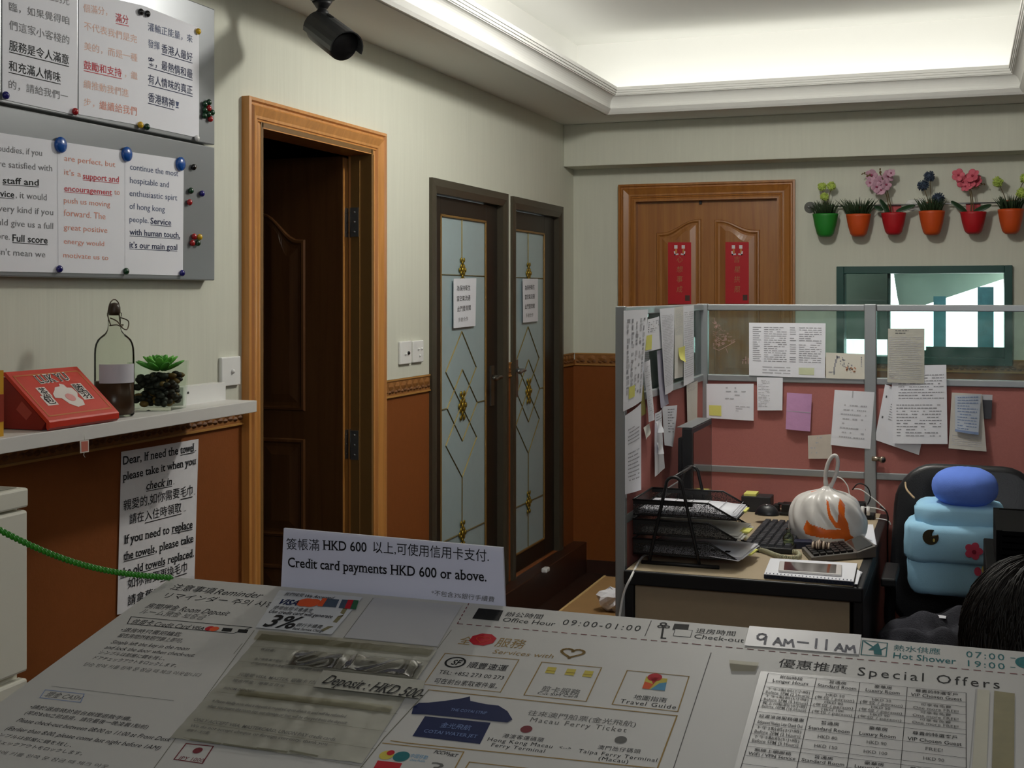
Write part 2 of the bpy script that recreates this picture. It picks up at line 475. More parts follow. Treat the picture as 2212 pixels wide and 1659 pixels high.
# dado border: moulded band with a leaf ornament and two lines
border = mat('brown_border_paper', '8A5A2A', 0.6, vary=0.25, scale=50)
border_lt = mat('gilt_border_line', 'A8793C', 0.5, vary=0.1)
border_dk = mat('border_dark_print', '6A4220', 0.6, vary=0.1)  # darker brown for the small lower leaves of the border
def dado(P, spans, name):
    mb = MB()
    for a, b in spans:
        def strip(z0, z1, o, m):
            vs = [P.p(a, z0, 0), P.p(b, z0, 0), P.p(b, z1, 0), P.p(a, z1, 0), P.p(a, z0, o), P.p(b, z0, o), P.p(b, z1, o), P.p(a, z1, o)]
            mb.add(vs, [(4, 5, 6, 7), (0, 1, 5, 4), (2, 3, 7, 6), (0, 4, 7, 3), (1, 2, 6, 5)], m)
        strip(1.120, 1.186, 0.004, 0); strip(1.120, 1.126, 0.008, 1); strip(1.180, 1.186, 0.007, 1)
        n = max(1, int((b - a) / 0.052))
        for i in range(n):
            u = a + (i + 0.5) * (b - a) / n
            for k, (dx, zz, rx, rz) in enumerate(((0, 1.160, .020, .016), (.012, 1.142, .012, .008), (-.014, 1.139, .010, .007))):
                vs = [P.p(u + dx + rx * math.cos(w * PI / 5) * (1 + .25 * (w % 2)), zz + rz * math.sin(w * PI / 5), 0.0052) for w in range(10)] + [P.p(u + dx, zz, 0.011)]
                mb.add(vs, [(w, (w + 1) % 10, 10) for w in range(10)], 0 if k == 0 else 2)
    return struct(name, mb, [border, border_lt, border_dk])
dado(WL, [(-1.2, 3.238), (4.178, 4.62), (5.516, 5.576), (6.37, 6.585)], 'trim_2')
bo = [WB.uv(1335, 398, .03)[0], WB.uv(1717, 388, .03)[0]]
dado(WB, [(-1.99, bo[0]), (bo[1], 2.29)], 'trim_3')

# dark tiled kerb in front of the glass doors, skirting on the back wall
struct('trim_4', MB().bx(-2.0, -1.925, 4.5, 6.59, 0.0, 0.165), plinth_tile, 0.003)
struct('baseboard_back', MB().bx(-1.92, bo[0], 6.575, 6.59, 0, 0.07).bx(bo[1], 2.3, 6.575, 6.59, 0, 0.07), plinth_tile)

# ------------------------------------------------------------------ door casings and leaves
def casing(mb, P, u0, u1, top, prof, v0=0.0, mat_i=0):
    n = len(prof); vs = []
    for w, h in prof: vs += [P.p(u0 + w, v0, h), P.p(u0 + w, top - w, h), P.p(u1 - w, top - w, h), P.p(u1 - w, v0, h)]
    mb.add(vs, [(4 * i + j + 1, 4 * i + j, 4 * i + 4 + j, 4 * i + 5 + j) for i in range(n - 1) for j in range(3)], mat_i)

def arch_outline(u0, u1, v0, v1, rise, side, n=10):
    """Panel outline whose top swings up in an S towards one side (side=+1 right, -1 left, 0 flat)."""
    pts = [(u0, v0), (u1, v0)]
    top = []
    for k in range(n + 1):
        s = k / n; e = (1 - math.cos(PI * min(1, max(0, (s - .12) / .8)))) / 2
        top.append((s, e))
    for s, e in (reversed(top) if side >= 0 else top):
        x = u0 + (u1 - u0) * s if side >= 0 else u1 - (u1 - u0) * s
        pts.append((x, v1 - rise + rise * (e if side else 1)))
    return pts

def raised_panel(mb, T, spec, steps, mat_i=0):
    """Routed moulding rings then a raised field: steps are (inset, height)."""
    u0, u1, v0, v1, rise, side = spec
    rings = [[T(p[0], p[1], h) for p in arch_outline(u0 + d, u1 - d, v0 + d, v1 - d, rise, side)] for d, h in steps]
    n = len(rings[0]); vs = [v for r in rings for v in r]
    fs = [(k * n + i, k * n + (i + 1) % n, (k + 1) * n + (i + 1) % n, (k + 1) * n + i) for k in range(len(rings) - 1) for i in range(n)]
    fs.append(tuple((len(rings) - 1) * n + i for i in range(n)))
    mb.add(vs, fs, mat_i)
STEPS = [(0, 0.0), (.004, .008), (.012, .009), (.020, .002), (.030, .0015), (.060, .008)]
CASE = [(0, 0), (0, .026), (.010, .028), (.014, .020), (.020, .020), (.026, .028), (.050, .018), (.058, .018), (.060, .013), (.066, .016), (.068, .011), (.076, .014), (.084, .014)]

# open wooden door on the left wall
mb = MB(); casing(mb, WL, 3.238, 4.178, 2.084, CASE + [(.087, -.085)])
d1 = struct('door_1', mb, oak)
jamb = mat('jamb_varnish', '6E5028', 0.5, vary=0.08)
mb = MB().bx(-2.064, -1.985, 4.074, 4.088, 0, 2.02).bx(-2.085, -1.985, 3.322, 3.336, 0, 2.02).bx(-2.085, -1.985, 3.33, 4.08, 2.004, 2.02)
mb.bx(-2.064, -2.03, 4.068, 4.076, 0, 2.01)
mb.build('jamb', jamb, d1)
HX = -2.092                                                  # leaf stands open into the passage, hinged on the far jamb
hq = XP(HX).uv(740, 500)[0]
LT = lambda u, v, h: Vector((HX - u, hq - h, v))         # u away from the hinge, h towards the viewer
mb = MB().bx(HX - .76, HX, hq, hq + 0.04, 0.01, 1.995)
for u0, u1, sd in ((.15, .345, 1), (.435, .63, -1)):
    raised_panel(mb, LT, (u0, u1, 1.08, 1.80, .10, sd), STEPS)
    raised_panel(mb, LT, (u0, u1, .62, .98, 0, 0), STEPS)
    raised_panel(mb, LT, (u0, u1, .15, .52, 0, 0), STEPS)
leaf1 = mb.build('door_leaf', wood('shaded_door_wood', '4E3018', '5E3E22'), d1)  # leaf colour toned down to stand in for the weak light there
MB().bx(HX - .001, HX + .003, hq + .001, hq + .039, 0.012, 1.99).build('leaf_edge', oak, leaf1)
for py in (482, 957):
    z = XP(HX).uv(757, py)[1]
    mb = MB().bx(HX + .0031, HX + .0045, hq + .012, hq + .044, z - .052, z + .052).bx(-2.064, -2.034, 4.0655, 4.0679, z - .052, z + .052)
    mb.tube([(HX + .016, hq + .036, z - .054), (HX + .016, hq + .036, z + .054)], .0058, 10)
    for k in (-.035, 0, .035):
        mb.tube([(HX + .0045, hq + .022, z + k), (HX + .0058, hq + .022, z + k)], .004, 8); mb.tube([(-2.049, 4.0655, z + k), (-2.049, 4.0643, z + k)], .004, 8)
    mb.build('hinge', steel, leaf1)

# two frosted glass doors in bronze frames
def came(mb, P, a, b, w=.006, h=.0045):
    a, b = Vector(a), Vector(b); d = (b - a).normalized(); q = Vector((-d.y, d.x)) * w / 2
    c = [a - q, b - q, b + q, a + q]; m0, m1 = a, b
    vs = [P.p(x.x, x.y, .0005) for x in c] + [P.p(m0.x, m0.y, h), P.p(m1.x, m1.y, h)]
    mb.add(vs, [(0, 1, 5, 4), (2, 3, 4, 5), (1, 2, 5), (3, 0, 4)])
def blossom(mb, P, u, v, s):
    for k in range(12):
        w = 2 * PI * k / 12; r = s * (.55 if k % 2 else .95)
        c = P.p(u + r * math.cos(w) * .62, v + r * math.sin(w), .006)
        mb.ball(c, (.004, s * .17, s * .2), 8, 6)
    mb.ball(P.p(u, v, .007), (.006, s * .22, s * .25), 10, 8)
GP = XP(-2.026)
def glass_door(name, y0, y1, top, g0, g1, gtop, cen, handle, papers):
    mb = MB(); P = WL
    casing(mb, P, y0, y1, top, [(0, 0), (0, .014), (.03, .016), (.052, .010), (.058, .008), (.058, -.09)], v0=.165)
    fr = struct(name, mb, bronze)
    ly0, ly1, lt = y0 + .06, y1 - .06, top - .062
    mb = MB().bx(-2.06, -2.02, ly0, g0, .17, lt).bx(-2.06, -2.02, g1, ly1, .17, lt).bx(-2.06, -2.02, g0, g1, gtop, lt).bx(-2.06, -2.02, g0, g1, .17, .252)
    leaf = mb.build('door_leaf', bronze_dark, fr, .002)
    bead = MB()
    for a, b, c, d in ((g0, g0 + .010, .252, gtop), (g1 - .010, g1, .252, gtop), (g0, g1, gtop - .010, gtop), (g0, g1, .252, .262)):
        bead.bx(-2.025, -2.017, a, b, c, d)
    bead.build('bead', mat('wood_bead', '8A6A3A', .4, .3), leaf, .002)
    gl = MB().bx(-2.034, -2.026, g0 + .002, g1 - .002, .255, gtop - .003).build('frosted_pane', frost, leaf)
    q = lambda px, py: (GP.uv(px, py)[0] - C2 + cen, GP.uv(px, py)[1])
    cm = MB(); L = lambda *pts: [came(cm, GP, q(*a), q(*b)) for a, b in zip(pts, pts[1:])]
    zt = q(997, 595)[1]
    came(cm, GP, (cen, zt), (cen, gtop - .01)); came(cm, GP, (g0 + .01, zt), (g1 - .01, zt))
    top_a, la, ra = (997, 716), (962, 804), (1028, 793); lb, rb, bot = (962, 963), (1029, 944), (997.5, 1031)
    L(la, top_a, ra); L(la, rb); L(ra, lb); L(lb, bot, rb)
    L((998, 798), (965, 883), (998, 953), (1030, 869), (998, 798))
    came(cm, GP, q(965, 883), (g0 + .01, q(965, 883)[1])); came(cm, GP, q(1030, 869), (g1 - .01, q(1030, 869)[1]))
    zb = q(997, 1152)[1]
    came(cm, GP, q(997.5, 1031), (cen, .262)); came(cm, GP, (g0 + .01, zb), (g1 - .01, zb))
    cm.build('came_lines', brass, gl)
    for c, s in ((q(997, 583), .052), (q(997, 876), .062), ((cen, zb), .055)):
        o = MB(); blossom(o, GP, cen, c[1], s); o.build('gilt_ornament', gold, gl)
    o = MB(); yy, zz = handle
    o.bx(-2.02, -2.012, yy - .02, yy + .02, zz - .13, zz + .05)
    o.tube([(-2.012, yy, zz), (-1.972, yy, zz)], .009, 10); o.tube(smooth_path([(-1.972, yy + .004, zz), (-1.966, yy - .04, zz + .002), (-1.968, yy - .08, zz - .006), (-1.964, yy - .115, zz + .004)]), .008, 10)
    o.build('door_handle', steel if papers else mat('dark_steel', '6A665E', .3, .8), leaf)
    return fr
C2 = 5.03
hh = XP(-2.0).uv(1065, 815)
glass_door('door_2', 4.622, 5.514, 1.966, 4.785, 5.312, 1.832, 5.03, (5.375, hh[1]), False)
glass_door('door_3', 5.577, 6.367, 1.962, 5.650, 6.150, 1.815, 5.902, (5.70, XP(-2.0).uv(1120, 800)[1]), True)

# panelled wooden door on the back wall
BF = YP(6.56)
bw = .095
mb = MB(); casing(mb, WB, bo[0], bo[1], BF.uv(1526, 393)[1], [(w * 1.1, h) for w, h in CASE] + [(.096, -.10)])
d4 = struct('door_4', mb, wood('back_door_frame_wood', '8E5A26', 'A66C30'))
LP = YP(6.62)
lv = lambda u, v, h: LP.p(u, v, h)
mb = MB().bx(DB[0] - .02, DB[1] + .02, 6.62, 6.66, 0.01, DB[3] + .02)
for (xa, xb, sd, ya, yb) in ((1418, 1515, 1, 475, 503), (1543, 1642, -1, 474.5, 498)):
    ua, ub = LP.uv(xa, 500)[0], LP.uv(xb, 500)[0]; vt, vl = LP.uv(xa, min(ya, yb))[1], LP.uv(xa, max(ya, yb))[1]
    raised_panel(mb, lv, (ua, ub, 1.06, vt, vt - vl, sd), STEPS)
    raised_panel(mb, lv, (ua, ub, .30, .93, 0, 0), STEPS)
lf4 = mb.build('door_leaf', oak_dark, d4)
u, v = LP.uv(1514, 433)
MB().bx(u - .006, u + .006, 6.605, 6.62, v - .02, v + .02).build('door_catch', black, lf4)

# ------------------------------------------------------------------ interior window in the back wall
green = mat('dark_green_window_frame', '12433C', 0.4, spec=0.4, vary=0.1)
teal_dirty = mat('dusty_teal_bar', '5E98A8', 0.5, vary=0.35, scale=40)
fo0 = WB.uv(1807, 784, .02); fo1 = WB.uv(2187, 573, .02)
fx0, fx1, fz0, fz1 = fo0[0], fo1[0], fo0[1], fo1[1]
fw = .036
mb = MB()
for a, b, c, d in ((fx0, fx0 + fw, fz0, fz1), (fx1 - fw, fx1, fz0, fz1), (fx0 + fw, fx1 - fw, fz1 - fw, fz1), (fx0 + fw, fx1 - fw, fz0, fz0 + fw)):
    mb.bx(a, b, 6.565, 6.72, c, d)
win = struct('window_1', mb, green, .002)
wx = lambda px, y=6.64: YP(y).uv(px, 650)[0]
wz = lambda py, y=6.64: YP(y).uv(2000, py)[1]
mb = MB().bx(wx(1917), wx(1923), 6.63, 6.66, fz0 + fw, fz1 - fw)
mb.build('meeting_rail', green, win)
mb = MB().bx(wx(2016), wx(2043), 6.675, 6.70, fz0 + fw, wz(640)); mb.bx(wx(2112), wx(2147), 6.675, 6.70, fz0 + fw, wz(620)); mb.build('mullion', teal_dirty, win)
mb = MB().bx(wx(2000), fx1 - fw, 6.64, 6.67, fz0 + fw, fz0 + fw + .05).bx(wx(1990), wx(2112), 6.66, 6.70, wz(770), wz(757)); mb.build('bottom_rail', green, win)
MB().bx(fx0 + fw, wx(1919), 6.626, 6.630, fz0 + fw, fz1 - fw).build('pane', glass('left_pane_glass', (.75, .82, .80), 1.7), win)
MB().bx(wx(1922), fx1 - fw, 6.646, 6.650, fz0 + fw, fz1 - fw).build('pane', glass('right_pane_glass', (.93, .98, .97), 1.3), win)
# things outside the window
t = MB(); AW = YP(7.0)
pts = [AW.uv(*p) for p in ((1926, 560), (2185, 560), (2185, 597), (1985, 663), (1945, 672), (1938, 640))]
t.add([AW.p(u, v, 0) for u, v in pts] + [AW.p(u, v + .1, -.5) for u, v in pts], [tuple(range(6)), tuple(range(11, 5, -1))] + [(i, 6 + i, 6 + (i + 1) % 6, (i + 1) % 6) for i in range(6)])
q = t.v[0]; r = t.v[1]
t.bx(q.x, r.x, 6.75, q.y, q.z - .04, q.z)
o = t.build('awning', mat('grey_awning_sheet', 'BCCCC6', 0.6, vary=.25, scale=6))
tag(o, 'grey sloping awning outside the green framed window', 'awning')
t = MB().bx(YP(6.95).uv(1808, 600)[0], YP(6.95).uv(1921, 600)[0], 6.95, 7.1, YP(6.95).uv(1900, 733)[1], 2.2).bx(YP(6.95).uv(1808, 600)[0], YP(6.95).uv(1921, 600)[0], 6.75, 6.95, 2.1, 2.2)
o = t.build('shutter_panel', mat('grey_shutter', '5E6866', 0.6, vary=.1)); tag(o, 'grey panel outside behind the left window pane', 'panel')
MB().bx(WIN[0] - .6, WIN[1] + .6, 6.8, 7.6, fz0 - .35, fz0 - .1).build('ledge_outside', mat('outside_ledge', 'A8ACA8', .9))
bpy.data.objects['ledge_outside']['kind'] = 'structure'

# ================================================================== LEFT WALL
# round ceiling lamp in the tray, the room's main light, and an added fill globe nearer the counter (its lamp is set at the top of the script)
opal = glass('opal_globe', (.98, .97, .94), 1.05)
for k, q in enumerate(LAMPS):
    lo = thing('ceiling_lamp', ('globe lamp under the tray ceiling nearer the back wall', 'added fill globe lamp under the tray ceiling nearer the counter')[k], 'lamp', (q[0], q[1], 2.80), 'globe lamps in the ceiling tray')
    MB().lathe([(.09, 2.77), (.09, 2.795), (.06, 2.80)], 28, 0, at(q[0], q[1], 0)).tube([(q[0], q[1], 2.73), (q[0], q[1], 2.78)], .03, 12).build('lamp_base', white_gloss, lo)
    MB().ball(q, .105, 28, 18).build('globe', opal, lo)

BP = XP(-1.968)
by0, by1 = 1.95, BP.uv(464, 300)[0]
zt = BP.uv(464, 20)[1]; zm = BP.uv(460, 313)[1]; zb = BP.uv(464, 606)[1]
board_metal = mat('satin_board_metal', '8A8D90', 0.3, 0.35, vary=0.02, scale=4)
for nm, z0, z1, lab in (('lower', zb, zm - .006, 'lower grey metal board with the English notice and three big blue magnets'),
                        ('upper', zm, zt, 'upper grey metal board with the Chinese notices, under the ceiling')):
    o = MB().bx(-2.0, -1.968, by0, by1, z0, z1).build('magnet_board', board_metal, None, .003)
    tag(o, lab, 'board', 'metal notice boards')

def sheet(name, label, cat, P, corners, marks=None, m=paper, off=.002, bow=.0, curl=.0, group=None, extra=(), nu=6, nv=8, parent=None, wave=0.0, inpx=True):
    """Sheet of paper on plane P with corners TL TR BR BL (photo pixels); marks(f) draws on it with f = the sheet's own (s, t) -> point."""
    TL, TR, BR, BL = [Vector(P.uv(*c, off)) if inpx else Vector(c) for c in corners]
    ph = random.random() * 6
    def f(s, t, lift=0.0):
        q = (TL * (1 - s) + TR * s) * (1 - t) + (BL * (1 - s) + BR * s) * t
        h = off + bow * math.sin(PI * s) + curl * t ** 3 + wave * (math.sin(5 * s + ph + 3 * t) * .5 + .5) * t + lift
        return P.p(q.x, q.y, h)
    mb = MB(); mb.grid(lambda i, j: f(i, 1 - j), nu, nv)
    mats = [m, mat('pencil_ink', '5E5E62', .7, spec=.2), mat('pale_print', '96969C', .7, spec=.2), mat('faint_print', 'B6B6BC', .7, spec=.2)] + list(extra)
    if marks: marks(mb, f)
    o = mb.build(name, mats, parent)
    if parent is None: tag(o, label, cat, group)
    return o

def mark(mb, f, s0, s1, t0, t1, m=1, lift=.0005):
    n = max(1, int((s1 - s0) * 6)); k = max(1, int((t1 - t0) * 8))
    mb.grid(lambda i, j: f(s0 + (s1 - s0) * i, t1 - (t1 - t0) * j, lift), n, k, m)

def rows(mb, f, s0, s1, t0, t1, n, m=2, fill=.9, thick=.3, seed=1, word=.05):
    """Lines of print too small to read: rows of short dashes."""
    R = random.Random(seed); dt = (t1 - t0) / n
    for i in range(n):
        t = t0 + dt * i; end = s0 + (s1 - s0) * (R.uniform(.55, 1) if R.random() < .35 else 1)
        s = s0
        while s < end - .01:
            w = min(end - s, R.uniform(.5, 1.6) * word)
            if R.random() < fill: mark(mb, f, s, s + w, t, t + dt * thick, m)
            s += w + word * .25

def lettering(mb, P, items, off):
    for it in items:
        body, a, b, h, m = it[:5]; kw = it[5] if len(it) > 5 else {}
        mb.text(P, body, a, b, h, m, off, **kw)

# Chinese notices on the upper board
BU = dict(bold=.012, under=True)
off = .0022
def flat_sheet(name, label, cat, P, corners, items, mats, off=.0015, group=None, parent=None, m=paper, t=.0006, more=None):
    uv = [P.uv(*c, off) for c in corners]
    mb = MB(); mb.add([P.p(u, v, off) for u, v in uv] + [P.p(u, v, off - t) for u, v in uv], [(3, 2, 1, 0), (0, 1, 5, 4), (1, 2, 6, 5), (2, 3, 7, 6), (3, 0, 4, 7)])
    lettering(mb, P, items, off + .0005)
    if more: more(mb)
    o = mb.build(name, [m] + list(mats), parent)
    if parent is None: tag(o, label, cat, group)
    return o
inks = [ink, ink_grey, ink_red, ink_salmon, ink_peach, ink_slate, ink_navy]     # 1 .. 7
flat_sheet('notice_sheet', 'white sheet of black Chinese text, leftmost on the upper board', 'paper', BP, [(5, -60), (167, -20), (167, 249), (5, 214)],
    [('的服務，員工的光', (20, -20), (150, 12), 18, 2), ('臨，如果覺得咱', (20, 23), (150, 54), 18, 2), ('們這家小客棧的', (20, 63), (150, 97), 19, 2),
     ('服務是令人滿意', (20, 108), (149, 140), 21, 1, BU), ('和充滿人情味', (19, 152), (131, 178), 21, 1, BU), ('的，請給我們一', (19, 191), (147, 218), 18, 2)], inks, group='Chinese notices on the upper board')
flat_sheet('notice_sheet', 'white sheet of faded peach Chinese text between two others on the upper board', 'paper', BP, [(170, -20), (309, 12), (309, 272), (170, 247)],
    [('個滿分，', (181, 26), (232, 34), 17, 5), ('滿分', (250, 47), (278, 53), 18, 3, BU), ('不代表我們是完', (182, 64), (296, 94), 17, 5), ('美的，而是一種', (182, 108), (297, 134), 17, 5),
     ('鼓勵和支持', (181, 149), (263, 167), 18, 3, BU), ('，繼', (270, 167), (297, 173), 16, 5), ('續推動我們進', (181, 190), (278, 210), 17, 5), ('步，', (181, 228), (204, 232), 16, 5), ('繼續給我們', (215, 236), (296, 250), 18, 4)], inks, group='Chinese notices on the upper board')
flat_sheet('notice_sheet', 'white sheet of slate Chinese text at the right of the upper board', 'paper', BP, [(309, 12), (430, 60), (430, 298), (309, 272)],
    [('灌輸正能量，來', (320, 66), (416, 93), 17, 6), ('發揮', (320, 102), (345, 109), 17, 6), ('香港人最好', (349, 113), (416, 133), 18, 7, BU), ('客，最熱情和最', (320, 142), (416, 170), 19, 7, BU),
     ('有人情味的真正', (320, 180), (416, 205), 19, 7, BU), ('香港精神', (320, 219), (377, 234), 19, 7, BU), ('！', (379, 234), (387, 236), 16, 6)], inks, group='Chinese notices on the upper board')
# English notice on the lower board, three folded columns
L1 = [('Dear buddies, if you', (-44, 322), (91, 337), 14, 2), ("are satisfied with", (-12, 359), (113, 370), 14, 2), ('our', (-24, 391), (-2, 392), 14, 2), ('staff and', (6, 396), (84, 401), 14, 1, BU),
      ('service', (-24, 422), (31, 427), 14, 1, BU), (', it would', (34, 427), (101, 433), 14, 2), ('be very kind if you', (-28, 454), (115, 465), 14, 2), ('could give us a full', (-26, 484), (115, 495), 14, 2),
      ('score.', (-22, 514), (21, 518), 14, 2), ('Full score', (27, 521), (103, 526), 15, 1, BU), ("doesn't mean we", (-38, 548), (98, 556), 14, 2)]
L2 = [('are perfect, but', (139, 347), (249, 361), 12, 4), ("it's a", (139, 377), (175, 382), 12, 4), ('support and', (179, 386), (257, 394), 13, 3, BU), ('encouragement', (139, 412), (242, 421), 12, 3, BU), ('to', (247, 420), (259, 421), 12, 4),
      ('push us moving', (138, 438), (238, 447), 12, 4), ('forward. The', (138, 466), (228, 474), 14, 4), ('great positive', (138, 496), (232, 503), 12, 4), ('energy would', (138, 526), (225, 532), 11, 4), ('motivate us to', (137, 556), (234, 562), 11, 4)]
L3 = [('continue the most', (281, 366), (385, 381), 13, 6), ('hospitable and', (281, 395), (365, 405), 13, 6), ('enthusiastic spirt', (280, 423), (383, 433), 13, 6), ('of hong kong', (280, 451), (356, 458), 13, 6),
      ('people.', (280, 479), (321, 482), 12, 6), ('Service', (325, 483), (370, 487), 13, 7, BU), ('with human touch,', (280, 507), (389, 514), 13, 7, BU), ("it's our main goal", (280, 535), (383, 540), 13, 7, BU)]
def folds(mb):
    for x0, y0, x1, y1 in ((124, 305, 126, 588), (270, 325, 270, 590)): mb.line(BP, [(x0, y0), (x1, y1)], .0008, 8, .0022)
flat_sheet('notice_sheet', 'wide white sheet of black, red and blue English text on the lower board', 'paper', BP, [(-60, 278), (397, 345), (395, 595), (-60, 585)], L1 + L2 + L3, inks + [ink_soft], more=folds)

# magnets
mcol = {n: mat(n + '_magnet', c, 0.25, spec=0.6, vary=0.02) for n, c in dict(indigo='1C1A6E', green='0E3A22', red='A01A20', yellow='C8A01C', black='141416', white='DCDCDC', blue='1550A0').items()}
def magnet(px, py, c, label, r=.0085, group=None):
    u, v = BP.uv(px, py, .004)
    if r < .012: mb = MB().lathe([(r * .8, 0), (r, .003), (r * .96, .006), (r * .7, .009), (r * .3, .0105), (1e-5, .011)], 16, 0, BP.frame(u, v, .0022))
    else: mb = MB().lathe([(r * .96, 0), (r, .002), (r, .005), (r * .94, .0075), (r * .6, .0105), (r * .25, .012), (1e-5, .0122)], 28, 0, BP.frame(u, v, .0022))
    tag(mb.build('magnet', mcol[c]), label, 'magnet', group)
for a in ((130, 313, 'big blue round magnet at the top of the English notice, leftmost of three'), (273, 333, 'big blue round magnet at the top of the English notice, middle of three'),
          (389, 354, 'big blue round magnet at the top right corner of the English notice')):
    magnet(a[0], a[1], 'blue', a[2], .0185, 'big blue magnets')
small = [(11, 206, 'indigo', 'small indigo magnet at the bottom left of the leftmost Chinese sheet'), (161, 241, 'red', 'small red magnet at the bottom right of the leftmost Chinese sheet'),
    (302, 270, 'yellow', 'small yellow magnet at the foot of the peach Chinese sheet'), (316, 274, 'green', 'small dark green magnet touching the yellow one below the Chinese sheets'),
    (303, 26, 'black', 'left of two small black magnets on the seam of the upper sheets'), (317, 30, 'black', 'right of two small black magnets on the seam of the upper sheets'),
    (427, 68, 'yellow', 'small yellow magnet at the top right of the Chinese notices'), (424, 299, 'white', 'small white magnet at the bottom right corner of the Chinese notices'),
    (450, 221, 'green', 'topmost green magnet of the cluster at the upper board edge'), (441, 225, 'green', 'green magnet left of the topmost one in the edge cluster'),
    (450, 234, 'red', 'upper of two red magnets in the cluster at the upper board edge'), (441, 238, 'green', 'green magnet left of the upper red one in the edge cluster'),
    (457, 243, 'green', 'rightmost green magnet in the cluster at the upper board edge'), (449, 247, 'green', 'green magnet in the middle of the edge cluster under the red one'),
    (440, 250, 'green', 'lowest left green magnet in the cluster at the upper board edge'), (453, 257, 'red', 'lower of two red magnets at the foot of the edge cluster'),
    (417, 361, 'black', 'small black magnet right of the third big blue magnet'), (411, 412, 'green', 'small dark green magnet alone right of the English notice'),
    (435, 418, 'indigo', 'small indigo magnet alone near the right edge of the lower board'), (408, 437, 'red', 'small red magnet alone below the dark green one'),
    (418, 511, 'red', 'upper red magnet in the cluster of four on the lower board'), (430, 512, 'yellow', 'yellow magnet in the cluster of four on the lower board'),
    (414, 525, 'red', 'lower red magnet in the cluster of four on the lower board'), (426, 525, 'green', 'green magnet in the cluster of four on the lower board'),
    (127, 581, 'indigo', 'small indigo magnet at the bottom of the English notice, left one'), (271, 586, 'green', 'small green magnet at the bottom middle of the English notice'),
    (392, 590, 'indigo', 'small indigo magnet at the bottom right corner of the English notice')]
for px, py, c, lab in small: magnet(px, py, c, lab, .0088, 'small round magnets')

# white shelf and what stands on it
SZ = 1.215
o = MB().bx(-1.998, -1.80, 1.2, XP(-1.8).uv(555, 870)[0], 1.184, SZ).build('wall_shelf', mat('white_shelf_laminate', 'D6D4D0', .45, vary=.02), None, .0015)
tag(o, 'long white wall shelf under the metal boards', 'shelf')

red_tin = mat('red_tin', 'C0301C', .4, spec=.5, vary=.08, scale=20); red_side = mat('dark_red_tin_side', '7E1A14', .4, vary=.1)
tb = thing('tea_box', 'red slant-topped tea box with white lettering on the shelf', 'box', (-1.865, 2.28, SZ))
ya, yb = 2.165, 2.395
mb = MB(); poly = [(-1.93, SZ + .001), (-1.822, SZ + .001), (-1.812, 1.232), (-1.915, 1.325), (-1.93, 1.325)]
vs = [(x, ya + .004, z) for x, z in poly] + [(x, yb - .004, z) for x, z in poly]
mb.add(vs, [tuple(range(4, -1, -1)), tuple(range(5, 10))] + [(i, (i + 1) % 5, 5 + (i + 1) % 5, 5 + i) for i in range(5)])
SP = Plane((-1.933, ya + .004, 0), (0, -1, 0), (0, 0, 1))
mb.build('body', red_side, tb, .002)
Lp = Plane((-1.80, ya, 1.2375), (0, 1, 0), (-.112, 0, .0985))
wL = yb - ya; hL = .149
mb = MB(); poly = [(-1.80, 1.2375), (-1.797, 1.234), (-1.797, 1.222), (-1.803, 1.2165), (-1.806, 1.222), (-1.806, 1.232), (-1.913, 1.327), (-1.93, 1.327), (-1.928, 1.335), (-1.912, 1.336)]
k = len(poly); vs = [(x, ya, z) for x, z in poly] + [(x, yb, z) for x, z in poly]
mb.add(vs, [tuple(range(k - 1, -1, -1)), tuple(range(k, 2 * k))] + [(i, (i + 1) % k, k + (i + 1) % k, k + i) for i in range(k)])
T = lambda *a, **kw: mb.text(Lp, *a, off=.0008, **kw)
mb.line(Lp, [(.012, .012), (wL - .012, .012), (wL - .012, hL - .014), (.012, hL - .014)], .0035, 1, .0005, True, inpx=False)
T('LUK YU', (87, 828), (153, 820), 17, 3, bold=.07, serif=True); mb.text(Lp, 'LUK YU', (87, 828), (153, 820), 17, 2, off=.0012, bold=.0, serif=True)
for ch, a, b, h in (('茶', (95, 856), (110, 854), 14), ('包', (105, 874), (123, 871), 14), ('陸', (170, 847), (187, 844), 13), ('羽', (183, 861), (200, 858), 13)):
    uva, uvb = Lp.uv(*a, .0008), Lp.uv(*b, .0008)
    mb.quad(Lp, [(uva[0] - .003, uva[1] - .003), (uvb[0] + .003, uva[1] - .003), (uvb[0] + .003, uva[1] + .027), (uva[0] - .003, uva[1] + .027)], 3, .0006, False)
    mb.text(Lp, ch, uva, (uvb[0], uva[1]), .024, 2, off=.0011, bold=.02, inpx=False)
cu, cv = Lp.uv(146, 856, .0008)
pot = [(-.036, .012), (-.022, .022), (-.014, .03), (.004, .032), (.008, .04), (.02, .036), (.022, .026), (.036, .024), (.040, .008), (.030, -.004), (.036, -.016), (.030, -.03), (.004, -.034), (-.014, -.022), (-.022, -.004), (-.04, 0)]
mb.quad(Lp, [(cu + x, cv + y) for x, y in pot], 3, .0007, False); mb.disc(Lp, (cu + .006, cv - .004), .014, .012, 4, .0011, inpx=False)
mb.build('lid', [red_tin, mat('gilt_print', 'B4682E', .5), ink, mat('white_print', 'D8CFC8', .6), mat('rose_print', 'D08C88', .6)], tb, .0015)
mb = MB(); mb.add([(-1.86, ya + .0035, 1.236), (-1.845, ya + .0035, 1.252), (-1.872, ya + .0035, 1.276), (-1.887, ya + .0035, 1.258)], [(0, 1, 2, 3)]); mb.build('side_emblem', mat('side_emblem_print', 'A04038', .5), tb)

